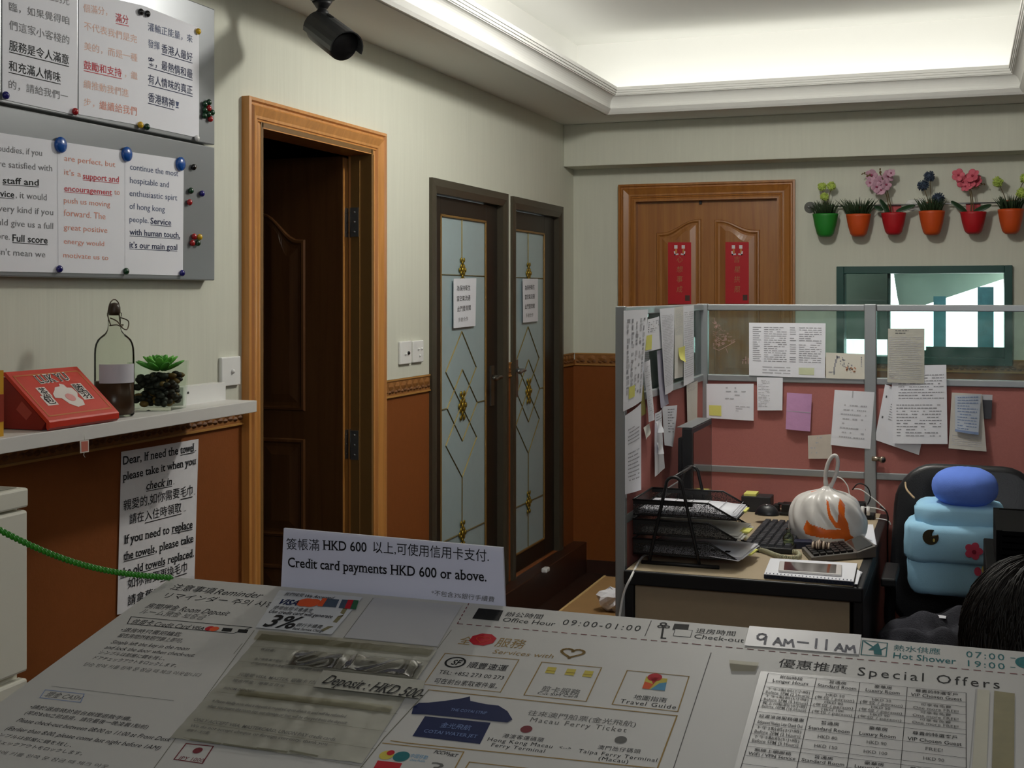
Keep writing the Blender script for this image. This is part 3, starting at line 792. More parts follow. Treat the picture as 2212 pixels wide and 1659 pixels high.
# swing-top bottle
bot = thing('swing_top_bottle', 'clear swing-top glass bottle with brown liquid and white label on the shelf', 'bottle', (-1.88, 2.488, SZ + .001))
Mb = at(-1.88, 2.488, SZ + .001)
MB().lathe([(.02, .002), (.042, 0), (.0455, .004), (.0455, .145), (.0448, .158), (.0425, .169), (.038, .179), (.030, .187), (.021, .194), (.0158, .202), (.0145, .212), (.0145, .232), (.0165, .234), (.0165, .242), (.013, .243)], 32, 0, Mb).build('glass_body', glass('bottle_glass', (.93, .95, .91), 1.1), bot)
MB().lathe([(1e-5, .004), (.041, .005), (.0435, .008), (.0435, .082), (1e-5, .082)], 32, 0, Mb).build('liquid', mat('brown_liquid', '4E3626', .3, vary=.1), bot)
mb = MB(); ang = [(-1.75 + 2.1 * k / 16) for k in range(17)]
mb.add([Mb @ Vector((.0459 * math.cos(a), .0459 * math.sin(a), z)) for z in (.079, .135 - .012) for a in ang], [(k, k + 1, 18 + k, 17 + k) for k in range(16)], 0, True); mb.build('paper_label', mat('lilac_white_label', 'C4C2CA', .7), bot)
MB().lathe([(.012, .236), (.014, .244), (.0135, .256), (.009, .264), (1e-5, .266)], 20, 0, Mb).build('stopper', mat('brown_stopper', '3A2C20', .4), bot)
mb = MB()
for sx in (-1, 1): mb.tube(smooth_path([Mb @ Vector(p) for p in ((.004, sx * .018, .212), (-.002, sx * .021, .236), (.0, sx * .017, .262), (0, sx * .006, .272), (0, 0, .273))]), .0014, 6)
mb.tube(smooth_path([Mb @ Vector(p) for p in ((.0, .018, .212), (.016, .012, .214), (.019, 0, .210), (.016, -.012, .214), (0, -.018, .212))]), .0014, 6)
mb.tube(smooth_path([Mb @ Vector(p) for p in ((.004, .02, .23), (.026, .018, .222), (.032, .006, .204), (.03, -.008, .206), (.022, -.018, .222), (.004, -.02, .23))]), .0015, 6)
mb.build('wire_bail', mat('dull_wire', '5A4E42', .4, .7), bot)

# square glass vase with pebbles and a green succulent
va = thing('succulent_vase', 'flared square glass vase of dark pebbles with a bright green succulent', 'plant', (-1.89, 2.675, SZ + .001))
Mv = at(-1.89, 2.675, SZ + .001, 8)
def sq(h, w0, w1, z0=0.0): return [(x * w, y * w, z) for w, z in ((w0, z0), (w1, h)) for x, y in ((-1, -1), (1, -1), (1, 1), (-1, 1))]
mb = MB(); mb.add(sq(.118, .050, .055), [(3, 2, 1, 0), (0, 1, 5, 4), (1, 2, 6, 5), (2, 3, 7, 6), (3, 0, 4, 7)], 0, False, Mv)
mb.add(sq(.118, .047, .052, .008), [(0, 1, 2, 3), (4, 5, 1, 0), (5, 6, 2, 1), (6, 7, 3, 2), (7, 4, 0, 3)], 0, False, Mv)
for i in range(4):
    x, y = ((-1, -1), (1, -1), (1, 1), (-1, 1))[i]; x2, y2 = ((-1, -1), (1, -1), (1, 1), (-1, 1))[(i + 1) % 4]
    mb.add([(x * .055, y * .055, .118), (x2 * .055, y2 * .055, .118), (x2 * .052, y2 * .052, .118), (x * .052, y * .052, .118)], [(0, 1, 2, 3)], 1, False, Mv)
mb.build('glass_body', [glass('vase_glass', (.94, .97, .94), 1.06), mat('glass_rim_green', '4A6A54', .2)], va)
mb = MB(); R = random.Random(3)
for i in range(170):
    z = .014 + (i / 170) * .072; x, y = R.uniform(-.043, .043), R.uniform(-.043, .043)
    mb.ball((x, y, z), (R.uniform(.008, .013), R.uniform(.008, .013), R.uniform(.006, .009)), 7, 5, 0 if R.random() < .78 else 1, Mv)
o = mb.build('pebbles', [mat('dark_pebble', '1E1E16', .6, vary=.4, scale=60), mat('amber_pebble', '6A5020', .5, vary=.3)], va); o['kind'] = 'stuff'
mb = MB()
for ring, (n, rr, lift, L) in enumerate(((8, .026, .0, .022), (8, .017, .006, .019), (5, .007, .010, .013))):
    for k in range(n):
        w = 2 * PI * (k + .5 * ring) / n
        mb.ball((0, 0, 0), (L, .008, .0035), 8, 6, ring % 2, Mv @ Matrix.Translation((0, 0, -.037)) @ Matrix.Scale(1.35, 4) @ at(.004 + rr * math.cos(w), .0 + rr * math.sin(w), .107 + lift, math.degrees(w), 0, -25 - 15 * ring))
mb.build('succulent', [mat('succulent_green', '4E9A34', .5, vary=.2), mat('succulent_light', '66B044', .5, vary=.2)], va)

o = MB().bx(-1.93, -1.892, 2.785, 2.983, SZ, 1.262).tube([(-1.893, 2.805, 1.247), (-1.8905, 2.805, 1.247)], .0032, 8, 1).build('white_box', [white_gloss, black])
tag(o, 'small low white box with a dark hole at the right end of the shelf', 'box')
yb_ = MB().bx(-1.92, -1.825, 1.93, 2.062, SZ, 1.348).bx(-1.8245, -1.8235, 1.931, 2.061, SZ + .03, 1.30, 1)
tag(yb_.build('yellow_carton', [mat('yellow_carton', 'C8941E', .5), mat('brown_carton_print', '8A2A14', .5)]), 'yellow carton left of the red tea box', 'carton')
mb = MB(); TP = XP(-1.797)
c = [TP.uv(*p) for p in ((172, 952), (191, 950), (191, 976), (173, 979))]
mb.add([TP.p(u, v, k) for k in (0, .0012) for u, v in c], [(0, 1, 2, 3), (7, 6, 5, 4), (0, 4, 5, 1), (1, 5, 6, 2), (2, 6, 7, 3), (3, 7, 4, 0)])
c2 = [(sum(q[0] for q in c) / 4 + (u - sum(q[0] for q in c) / 4) * .78, sum(q[1] for q in c) / 4 + (v - sum(q[1] for q in c) / 4) * .82) for u, v in c]
mb.quad(TP, c2[::-1], 1, .0016, False)
a = TP.uv(182, 940); b = TP.uv(182, 953)
mb.tube([TP.p(a[0], 1.20, .0), TP.p(b[0], b[1], .001)], .0006, 5, 2)
d = [TP.uv(*p) for p in ((181, 978), (180, 983), (183, 988))]; mb.tube([TP.p(u, v, .001) for u, v in d], .0006, 5, 2)
tag(mb.build('tea_tag', [mat('tag_white', 'D0C4BC', .7), mat('tag_red', 'B86858', .7), paper_warm]), 'small red and white paper tag hanging from the shelf edge', 'tag')

# switches on the left wall
def plate(name, label, x0, y0, x1, y1, marks):
    a, b = WL.uv(x0, y1, .012), WL.uv(x1, y0, .012)
    t = thing(name, label, 'switch', WL.p((a[0] + b[0]) / 2, a[1], 0), 'white switch plates')
    MB().bx(-2.0, -1.989, a[0], b[0], a[1], b[1]).build('plate', white_gloss, t, .003)
    for px, py, r, m in marks:
        u, v = WL.uv(px, py, .012)
        MB().lathe([(r, 0), (r, .004), (r * .8, .006), (1e-5, .0065)], 16, 0, WL.frame(u, v, .011)).build('button' if m else 'keyhole', white_gloss if m else black, t)
plate('switch_plate', 'white switch plate with one round button above the shelf end', 480, 769, 521, 836, [(503, 802, .006, 1)])
plate('switch_plate', 'white plate with a dark slot between the wooden and glass doors', 866, 736, 890, 788, [(876, 765, .004, 1), (882.5, 762.5, .0065, 0)])
plate('switch_plate', 'white plate with three small buttons beside the first glass door', 894, 735, 916, 784, [(904, 754, .004, 1), (911, 753, .004, 1), (907, 768, .004, 1)])

# towel notice taped to the wainscot
IT = dict(bold=.014, serif=True, res=3); ITU = dict(bold=.014, serif=True, res=3, under=True)
C_ = dict(bold=.004)
tow = [('Dear, If need the', (266, 1004), (385, 981), 18, 1, IT), ('towel', (390, 980), (420, 974), 17, 1, ITU), (',', (421, 974), (424, 973), 6, 1, IT),
       ('please take it when you', (265, 1038), (424, 1002), 17, 1, IT), ('check in', (316, 1058), (372, 1047), 17, 1, dict(bold=.014, serif=True, italic=.2, under=True)), ('.', (374, 1046), (377, 1045), 4, 1, IT),
       ('親愛的,如你需要', (267, 1104), (388, 1075), 22, 1, C_), ('毛巾', (390, 1075), (416, 1069), 21, 1, dict(bold=.004, under=True)), (',', (419, 1068), (422, 1067), 6, 1),
       ('請在', (280, 1133), (311, 1125), 21, 1, C_), ('入住時領取', (313, 1126), (392, 1106), 21, 1, dict(bold=.004, under=True)), ('。', (397, 1105), (402, 1104), 6, 1),
       ('If you need to', (268, 1175), (366, 1152), 18, 1, IT), ('replace', (371, 1150), (416, 1140), 17, 1, ITU), ('the towels', (267, 1210), (334, 1193), 17, 1, ITU), (', please take', (336, 1193), (418, 1170), 17, 1, IT),
       ('the old towels', (260, 1246), (357, 1219), 17, 1, ITU), ('replaced.', (362, 1218), (419, 1202), 17, 1, IT), ('如你需要', (276, 1272), (345, 1253), 21, 1, C_), ('更換毛巾', (346, 1253), (404, 1234), 21, 1, dict(bold=.004, under=True)),
       ('請拿舊毛巾更換。', (276, 1309), (405, 1270), 21, 1, C_)]
def notice_marks(mb, f): lettering(mb, WL, [(i[0], i[1], i[2], i[3], 4, *i[5:]) for i in tow], .0056)
sheet('towel_notice', 'white towel notice in English and Chinese taped below the shelf', 'paper', WL, [(262, 976), (429, 948), (419, 1290), (253, 1328)], notice_marks, mat('crumpled_white_paper', 'DEDDE0', .7, bump=.9, bscale=22), off=.0035, bow=.0015, extra=[ink])

# white drawer cabinet at the left edge
cb = thing('drawer_cabinet', 'white plastic drawer cabinet at the left edge under the shelf', 'cabinet', (-1.8, 1.5, 0))
cw = mat('cream_white_plastic', 'E0DED0', .5, vary=.02)
CF = XP(-1.6); cy = CF.uv(62, 1053)[0]; ct = CF.uv(62, 1053)[1]; cg = CF.uv(64, 1455)[1]
MB().bx(-1.99, -1.62, 1.2, cy - .005, 0, ct - .03).build('carcass', cw, cb, .004)
mb = MB().bx(-1.99, -1.60, 1.19, cy, ct - .035, ct); mb.build('top_tray', cw, cb, .004)
MB().bx(-1.97, -1.615, 1.21, cy - .014, ct + .0005, ct + .0015).build('tray_inset', mat('grey_inset', '8E8C80', .6), cb)
for z0, z1 in ((cg + .006, ct - .04), (cg - .34, cg - .006), (.03, cg - .352)):
    d = MB().bx(-1.622, -1.60, 1.2, cy - .002, z0, z1).build('drawer', cw, cb, .005)
    MB().bx(-1.602, -1.588, 1.3, 1.6, z0 + .02, z0 + .035).build('drawer_handle', cw, d, .004)

# bullet camera hung under the soffit
cc = thing('security_camera', 'dark grey bullet security camera hanging from the soffit', 'camera', (-1.80, 3.34, 2.40))
back = CAM + ray(693, 62) * 3.75
KC = 1.25
ax = (RGT * .50 - FWD * .74 - UP * .45).normalized()
sx = ax.cross(UP).normalized(); up2 = sx.cross(ax)
Mc = Matrix((sx, ax, up2)).transposed().to_4x4(); Mc.translation = back; Mc = Mc @ Matrix.Diagonal((KC, KC * 1.02, KC, 1))
cam_grey = mat('camera_grey_metal', '4A4C4E', .45, .5); cam_dark = mat('camera_dark', '1C1C1E', .5)
def along(prof, n=28): return prof, n
MY = Mc @ Matrix.Rotation(-PI / 2, 4, 'X')                    # lathe z -> camera axis
MB().lathe([(.02, -.012), (.034, -.008), (.036, 0), (.036, .128), (.033, .132)], 28, 0, MY).build('barrel', cam_dark, cc)
MB().lathe([(.033, .130), (.030, .131), (.029, .126), (.016, .122), (.014, .124), (1e-5, .126)], 28, 0, MY).build('lens_window', black, cc)
mb = MB(); ring = [(.041 * math.cos(a), .041 * math.sin(a)) for a in [PI * (-.08 + 1.16 * k / 14) for k in range(15)]]
out = ring + [(x * .93, y * .93) for x, y in ring[::-1]]
mb.add([(x, y0, z) for y0 in (-.01, .150) for x, z in out], [tuple(range(29, -1, -1)), tuple(range(30, 60))] + [(i, (i + 1) % 30, 30 + (i + 1) % 30, 30 + i) for i in range(30)], 0, False, Mc)
mb.box((0, .035, .0415), (.008, .022, .003), 1, Mc)
mb.build('sun_shield', [cam_grey, black], cc)
mb = MB(); j = back + UP * .045 + ax * .01
mb.tube([back + ax * .0 + UP * .01, j], .017, 14); mb.ball(j, .020, 14, 10); mb.tube([j, Vector((j.x, j.y, 2.372))], .013, 14); mb.lathe([(.016, 0), (.024, .012), (.03, .02)], 16, 0, Matrix.Translation((j.x, j.y, 2.345)))
mb.build('swivel_arm', cam_dark, cc)
MB().lathe([(.018, 0), (.019, .002), (.019, .014), (.018, .016)], 18, 0, Matrix.Translation((j.x, j.y, 2.352))).build('collar', steel, cc)
MB().lathe([(.034, 0), (.05, .012), (.05, .03)], 24, 0, Matrix.Translation((j.x, j.y, 2.37))).build('mount_plate', cam_dark, cc)
MB().tube(smooth_path([back - UP * .02 - sx * .035, back - UP * .06 - sx * .04 + ax * .02, back - UP * .065 - sx * .03 + ax * .06, back - UP * .04 - sx * .02 + ax * .07]), .0008, 5).build('loose_wire', mat('thin_wire', '6A5E4A', .6), cc)

# signs taped on the frosted glass doors
for corners, items, lab in (([(980, 602), (1029, 601), (1027, 704), (980, 709)],
        [('為保持衛生', (987, 629), (1016, 627), 11, 1), ('當空氣流通', (987, 651), (1016, 649), 11, 1), ('此門要常關', (988, 674), (1017, 670), 11, 1), ('多謝合作', (990, 696), (1011, 693), 9, 2)], 'white Chinese sign taped on the first glass door'),
       ([(1129, 602), (1162, 602), (1162, 694), (1130, 697)],
        [('為保持衛生', (1134, 627), (1155, 625), 10, 1), ('當空氣流通', (1134, 647), (1155, 645), 10, 1), ('此門要常關', (1134, 668), (1155, 666), 10, 1), ('多謝合作', (1136, 686), (1152, 684), 8, 2)], 'white Chinese sign taped on the second glass door')):
    flat_sheet('door_sign', lab, 'sign', XP(-2.016), corners, [(*i, dict(bold=.004)) for i in items], [ink, ink_grey], off=.002, group='door signs')

# red spring banners on the back wooden door
bred = mat('red_banner_paper', 'B01420', .6, vary=.05); btan = mat('dull_gold_ink', 'A07048', .6); bgrn = mat('brown_seal', '4A2E28', .6)
LB = YP(6.606)
for (x0, x1, y0, y1, word, lab) in ((1443, 1493, 523.5, 657, '心想事成', 'left red paper banner with vertical Chinese characters on the back door'), (1567, 1617.5, 523, 656, '吉星拱照', 'right red paper banner with vertical Chinese characters on the back door')):
    mb = MB(); mb.quad(LB, [(x0, y1), (x1, y1), (x1, y0), (x0, y0)], 0, .001)
    cx = (x0 + x1) / 2
    for dx in (-8, 8):
        q = cx + dx
        mb.quad(LB, [(q - 3.5, 537), (q + 3.5, 537), (q + 3.5, 529.5), (q - 3.5, 529.5)], 1, .0016); mb.quad(LB, [(q - 2, 546), (q + 3, 546), (q + 2, 537), (q - 1, 537)], 3, .0015)
        s = 1 if dx < 0 else -1
        mb.line(LB, [(q - 3 * s, 544), (q - 2 * s, 550), (q + 4 * s, 549)], .007, 1, .0017)
    for i, ch in enumerate(word):
        y = 567 + i * 21.5
        mb.text(LB, ch, (cx - 6.5, y), (cx + 6.5, y), 13, 2, .0016, italic=.1)
    mb.quad(LB, [(x1 - 13, y1 - 7), (x1 - 3, y1 - 7), (x1 - 3, y1 - 19), (x1 - 13, y1 - 19)], 4, .0016)
    tag(mb.build('door_banner', [bred, mat('white_motif', 'D8D4D8', .6), btan, mat('tan_motif', 'C08040', .6), bgrn], None), lab, 'banner', 'red banners on the back door')

# ================================================================== CUBICLE PARTITION
dust_glass = glass('dusty_partition_glass', (.84, .97, .94), 1.3, .10)
pt = thing('cubicle_partition', 'grey aluminium cubicle partition with pink fabric panels and glass tops', 'partition', (-.3, 4.6, 0))
zT0, zT1, zM0, zM1, zL0, zL1 = 1.443, 1.466, 1.187, 1.211, .856, .881
PX = [-.902, -.31, .30, .91, 1.52]
def bar(*b): MB().bx(*b[:6]).build(b[6], alu, pt, .003)
bar(-.922, -.893, 3.44, 3.462, 0, zT1 + .002, 'post'); bar(-.922, -.882, 4.58, 4.62, 0, zT1 + .002, 'post')
for x in PX[1:]: bar(x - .02, x + .02, 4.58, 4.62, 0, zT1 + .002, 'post')
for z0, z1 in ((zT0, zT1), (zM0, zM1), (zL0, zL1), (0, .05)):
    bar(-.918, -.895, 3.462, 4.58, z0, z1, 'rail')
    for a, b in zip(PX, PX[1:]): bar(a + .02, b - .02, 4.585, 4.615, z0, z1, 'rail')
MB().bx(-.9075, -.9045, 3.462, 4.58, zM1, zT0).build('pane', dust_glass, pt)
for z0, z1 in ((zL1, zM0), (.05, zL0)): MB().bx(-.915, -.899, 3.462, 4.58, z0, z1).build('fabric_panel', pink_cloth, pt)
for a, b in zip(PX, PX[1:]):
    MB().bx(a + .02, b - .02, 4.598, 4.601, zM1, zT0).build('pane', dust_glass, pt)
    for z0, z1 in ((zL1, zM0), (.05, zL0)): MB().bx(a + .02, b - .02, 4.591, 4.609, z0, z1).build('fabric_panel', pink_cloth, pt)
# white frost decal of a small tree and two mirrored letters on the glass
GD = YP(4.5975); mb = MB(); frostw = mat('frost_decal', 'AC8C84', .8, vary=.1)
R = random.Random(5)
tip, bl, br = (1543, 687), (1541, 752), (1588, 738)
for i in range(60):
    s, t = R.random(), R.random() ** .6
    x = tip[0] + ((bl[0] + (br[0] - bl[0]) * s) - tip[0]) * t; y = tip[1] + ((bl[1] + (br[1] - bl[1]) * s) - tip[1]) * t
    r = R.uniform(.0018, .0042)
    if R.random() < .6: mb.disc(GD, (x, y), r, r, 0, .0002 + i * .000004, 10, r_in=.6)
    else: mb.line(GD, [(x - 4, y + R.uniform(-2, 2)), (x, y + R.uniform(-2, 2)), (x + 4, y + R.uniform(-2, 3))], .0012, 0, .0006)
for a, b in (((1541, 752), (1553, 757)), ((1553, 757), (1588, 738)), ((1568, 752), (1572, 762)), ((1543, 690), (1546, 698))): mb.line(GD, [a, b], .0016, 0, .0004)
for l in ([(1611, 771), (1611, 785)], [(1611, 779), (1607.5, 776), (1604.5, 779), (1604.5, 785)], [(1616.5, 774), (1616.5, 785)]): mb.line(GD, l, .0032, 0, .0004)
mb.build('tree_decal', frostw, pt)
# sprung clip on the middle post
cl = MB(); CP = PB.hit(1893, 990)
cl.tube([(CP.x - .014, 4.574, CP.z), (CP.x + .016, 4.574, CP.z - .001)], .008, 10); cl.tube([(CP.x + .02, 4.572, CP.z - .002), (CP.x + .024, 4.566, CP.z - .002)], .011, 16); cl.lathe([(.007, 0), (.0075, .001), (1e-5, .001)], 14, 1, Matrix.Translation((CP.x + .0235, 4.564, CP.z - .002)) @ Matrix.Rotation(PI / 2, 4, 'X'))
tag(cl.build('cabinet_lock', [mat('old_chrome', 'A09484', .3, .8), charcoal]), 'small chrome lock barrel on the middle partition post', 'lock')

# ------------------------------------------------------------------ papers pinned to the partition
GN = 'papers pinned to the partition'
hl = [yellow_note]
def plain(n, seed, m=2, a=(.08, .9), b=(.08, .92), **k): return lambda mb, f: rows(mb, f, a[0], a[1], b[0], b[1], n, m, seed=seed, **k)
def both(*fs): return lambda mb, f: [g(mb, f) for g in fs]
def sq_(s0, s1, t0, t1, m): return lambda mb, f: mark(mb, f, s0, s1, t0, t1, m, .0009)
def cols_marks(mb, f):
    R = random.Random(11)
    for c in range(5):
        t = .09
        while t < .86:
            h = R.uniform(.02, .05)
            if R.random() < .8: mark(mb, f, .12 + c * .17, .12 + c * .17 + R.uniform(.05, .11), t, t + h, 2 if R.random() < .5 else 3)
            t += h * 1.5
N = 'pinned_paper'
sheet(N, 'large white sheet with columns of handwriting, nearest on the partition return', 'paper', PR, [(1347, 671), (1400, 668), (1386, 866), (1346, 889)], both(cols_marks, sq_(.22, .5, .78, .90, 4)), off=.004, bow=.004, group=GN, extra=hl)
sheet(N, 'white sheet with rows of dots and a yellow strip on the return', 'paper', PR, [(1399, 690), (1424, 683), (1430, 752), (1392, 761)], both(plain(5, 2, 1, b=(.1, .45), fill=.5), sq_(.02, .33, .5, .95, 4)), off=.004, bow=.003, group=GN, extra=hl)
sheet(N, 'narrow lilac strip under the long printed list on the return', 'paper', PR, [(1419, 758), (1434, 754), (1442, 872), (1425, 882)], None, mat('lilac_paper', 'A8A6B8', .8), off=.003, curl=.004, group=GN)
sheet(N, 'long printed list of lines hanging from the top of the return', 'paper', PR, [(1425, 667), (1457, 664), (1454, 842), (1437, 853)], plain(46, 3, 3), off=.009, bow=.004, group=GN)
sheet(N, 'white printed sheet right of the long list on the return', 'paper', PR, [(1457, 664), (1477, 661), (1475, 814), (1457, 818)], plain(26, 4, 3, b=(.04, .4)), paper_warm, off=.005, bow=.002, group=GN)
sheet(N, 'tall white sheet on the return next to the corner post', 'paper', PR, [(1476, 661), (1499, 659), (1499, 823), (1477, 834)], plain(30, 5, 3), off=.006, bow=.002, group=GN)
sheet(N, 'torn yellow note on the return between two tall sheets', 'note', PR, [(1466, 752), (1480, 747), (1478, 783), (1466, 776)], None, yellow_note, off=.009, curl=.006, group=GN)
sheet(N, 'narrow crumpled receipt on the return left of the grey gap', 'receipt', PR, [(1389, 783), (1404, 775), (1411, 905), (1400, 912)], plain(24, 6, 3, fill=.4), off=.007, bow=.006, wave=.004, group=GN)
sheet(N, 'olive yellow strip hanging behind the narrow receipt', 'note', PR, [(1383, 836), (1390, 832), (1396, 893), (1386, 899)], None, mat('olive_note', '8E8440', .8), off=.0025, group=GN)
sheet(N, 'long white printed page low on the return above the desk tray', 'paper', PR, [(1350, 898), (1385, 871), (1385, 1058), (1350, 1068)], lambda mb, f: [rows(mb, f, .15, .85, .2, .42, 5, 2, seed=7), rows(mb, f, .15, .85, .5, .88, 8, 2, seed=8)], off=.006, bow=.003, group=GN)
sheet(N, 'small torn white scrap on the return left of the crumpled strip', 'note', PR, [(1390, 924), (1403, 914), (1402, 934), (1394, 953)], None, paper_warm, off=.004, wave=.006, group=GN)
sheet(N, 'grey-white sheet with slanted handwriting on the pink return fabric', 'paper', PR, [(1430, 878), (1463, 875), (1453, 966), (1435, 962)], lambda mb, f: rows(mb, f, .3, .75, .08, .7, 9, 1, seed=9, thick=.25, word=.12), off=.006, bow=.004, wave=.006, group=GN)
sheet(N, 'long grey strip of paper hanging lowest on the pink return fabric', 'paper', PR, [(1415, 893), (1429, 884), (1434, 1011), (1411, 1030)], plain(4, 10, 2, b=(.03, .2)), off=.005, bow=.004, wave=.005, group=GN)
sheet(N, 'upper small crumpled white scrap on the long grey strip', 'note', PR, [(1417, 911), (1426, 908), (1429, 934), (1417, 935)], None, paper, off=.014, wave=.01, group=GN)
sheet(N, 'lower small crumpled white scrap on the long grey strip', 'note', PR, [(1419, 957), (1426, 954), (1430, 979), (1421, 981)], None, paper, off=.014, wave=.01, group=GN)
sheet(N, 'plain white sheet on the return hanging over the monitor top', 'paper', PR, [(1483, 831), (1507, 822), (1506, 905), (1485, 922)], plain(6, 12, 3, b=(.03, .2)), paper_warm, off=.005, bow=.003, group=GN)

def sched(mb, f):
    rows(mb, f, .05, .16, .08, .75, 17, 2, seed=20, word=.1); rows(mb, f, .20, .50, .08, .75, 17, 2, seed=21); rows(mb, f, .54, .62, .08, .75, 17, 2, seed=22, word=.1); rows(mb, f, .66, .95, .08, .75, 17, 2, seed=23)
    rows(mb, f, .18, .55, .82, .98, 3, 3, seed=24, word=.09); mark(mb, f, .66, .86, .82, .95, 4)
sheet(N, 'wide white two-column schedule taped on the partition glass', 'paper', PB, [(1618, 697), (1783.5, 698.5), (1782, 817), (1618, 811)], sched, off=.002, bow=.002, group=GN, extra=[mat('pale_yellow_mark', 'CCD2B0', .8)])
def plum(mb, f):
    P2 = lambda pts, w, m: [mark(mb, f, min(a[0], b[0]) - w, max(a[0], b[0]) + w, min(a[1], b[1]), max(a[1], b[1]), m) for a, b in zip(pts, pts[1:])]
    P2([(.22, .85), (.20, .72), (.22, .55), (.24, .4), (.27, .25), (.29, .1)], .008, 2); P2([(.29, .12), (.34, .2)], .01, 2); P2([(.08, .78), (.14, .74), (.22, .76)], .01, 2)
    R = random.Random(2)
    for i in range(26): s = .34 + .3 * R.random(); t = .18 + (s - .34) * 1.3 + R.uniform(-.12, .2); mark(mb, f, s, s + R.uniform(.01, .04), t, t + R.uniform(.02, .06), R.choice((1, 2, 2)))
    for i in range(16): s = .5 + .24 * R.random(); t = .5 + .24 * R.random(); mark(mb, f, s, s + .03, t, t + .05, 4, .0011)
    for k in range(6): mark(mb, f, .88, .91, .12 + .07 * k, .16 + .07 * k, 2 if k < 4 else 3)
sheet(N, 'cream card with an ink plum branch beside the schedule on the glass', 'card', PB, [(1784, 761.5), (1870, 765), (1870, 819.5), (1784, 817)], plum, mat('cream_card', 'DAD6CA', .8), off=.003, group=GN, extra=[mat('blossom_ink', 'C89478', .8)])
sheet(N, 'white sheet with a yellow sticker under the rail beside the corner post', 'paper', PB, [(1515, 829), (1628, 829), (1628, 909), (1517, 902)], both(lambda mb, f: rows(mb, f, .66, .95, .62, .8, 3, 3, seed=30, word=.08), lambda mb, f: rows(mb, f, .4, .85, .1, .5, 4, 3, seed=31, fill=.3, word=.06), sq_(.14, .38, .62, .92, 4)), off=.004, bow=.003, group=GN, extra=hl)
sheet(N, 'small white printed sheet hanging over the rail left of the pink slip', 'paper', PB, [(1635, 815), (1691, 816), (1690, 886.5), (1636, 886.5)], plain(18, 32, 3, a=(.05, .5), fill=.8, word=.1), off=.005, bow=.002, group=GN)
sheet(N, 'creased pink slip pinned to the fabric', 'note', PB, [(1700, 848), (1754, 851), (1750, 932), (1697, 927)], lambda mb, f: mark(mb, f, .02, .97, .49, .505, 3), mat('pink_slip', 'C494BE', .8, bump=.8, bscale=40), off=.004, bow=.006, group=GN)
sheet(N, 'white sheet with faint typing left of the middle post', 'paper', PB, [(1803, 842), (1889, 847), (1880, 970), (1794, 961)], both(plain(8, 33, 3, a=(.2, .85), b=(.25, .9), fill=.7), lambda mb, f: mark(mb, f, .45, .48, .0, .12, 3)), off=.006, bow=.004, group=GN)
sheet(N, 'small worn cream square note below the tall sheets', 'note', PB, [(1745, 941), (1795, 938), (1798, 991), (1746, 991)], plain(4, 34, 3, fill=.3), mat('worn_cream_paper', 'C8BFB4', .8, vary=.1, scale=30), off=.004, bow=.003, group=GN)
sheet(N, 'tilted white page with two punch holes behind the printed letter', 'paper', PB, [(1912, 830), (2010, 866), (1985, 983), (1889.5, 950)], lambda mb, f: [rows(mb, f, .2, .9, .25, .65, 9, 2, seed=36), mark(mb, f, .06, .09, .18, .22, 1), mark(mb, f, .06, .09, .55, .59, 1)], off=.004, group=GN)
sheet(N, 'large white printed letter over the tilted page', 'paper', PB, [(1926, 790), (2044, 788), (2047, 959), (1928, 958)], lambda mb, f: [rows(mb, f, .12, .95, .12, .45, 9, 2, seed=37), rows(mb, f, .08, .9, .5, .93, 11, 2, seed=38, fill=.75)], off=.009, bow=.003, curl=.004, group=GN)
sheet(N, 'greyish printed receipt page taped over the window view', 'receipt', PB, [(1918.5, 710), (1997, 710), (1996.5, 829), (1916.5, 826)], lambda mb, f: [rows(mb, f, .2, .7, .03, .12, 2, 1, seed=39, word=.08), rows(mb, f, .04, .92, .15, .95, 24, 3, seed=40)], mat('grey_receipt_paper', 'B8B6AC', .8, vary=.05), off=.013, bow=.002, group=GN)
sheet(N, 'dark photo card half hidden behind the stained note', 'card', PB, [(2120, 852), (2144, 853), (2141.5, 905), (2126, 905)], lambda mb, f: mark(mb, f, 0, 1, 0, .22, 3), mat('dark_photo', '3A3A40', .5), off=.003, group=GN)
sheet(N, 'stained white note under the blue receipt at the right', 'note', PB, [(2056, 848), (2121, 851), (2131, 975), (2049, 968)], plain(6, 41, 3, b=(.75, .95)), mat('stained_paper', 'BFBBB4', .8, vary=.1, scale=25), off=.006, bow=.004, curl=.006, group=GN)
sheet(N, 'bluish printed receipt on top of the stained note', 'receipt', PB, [(2063, 854), (2119, 852), (2113.5, 940), (2063, 932)], lambda mb, f: [rows(mb, f, .1, .9, .05, .95, 12, 4, seed=42, word=.1), mark(mb, f, 0, 1, .93, .99, 4)], mat('bluish_paper', 'B4BCC8', .8), off=.014, bow=.004, curl=.004, group=GN, extra=[mat('blue_print', '7A8CB0', .8)])

# ================================================================== DESK
dk = thing('desk', 'beige office desk with thick black edges inside the cubicle', 'desk', (-.57, 4.0, 0))
beige = mat('beige_laminate', 'AA9A80', .5, spec=.4, vary=.05, scale=80)
beige_dk = mat('taupe_panel', 'A08E74', .55, vary=.06, scale=60)
dX0, dX1, dY0, dY1 = -.888, -.249, 3.402, 4.578
mb = MB().bx(dX0, dX1, dY0, dY1, .700, .7392); mb.build('desktop', black, dk, .004)
MB().bx(dX0 + .006, dX1 - .026, dY0 + .008, dY1, .7392, .74).build('laminate', beige, dk)
MB().bx(-.862, -.285, 3.43, 3.45, .04, .70).build('end_panel', beige_dk, dk)
for x in (-.876, -.262): MB().bx(x - .012, x + .012, 3.42, 4.55, .0, .70).build('side_frame', black, dk, .003)
MB().bx(-.862, -.275, 4.53, 4.548, .04, .70).build('end_panel', beige_dk, dk)
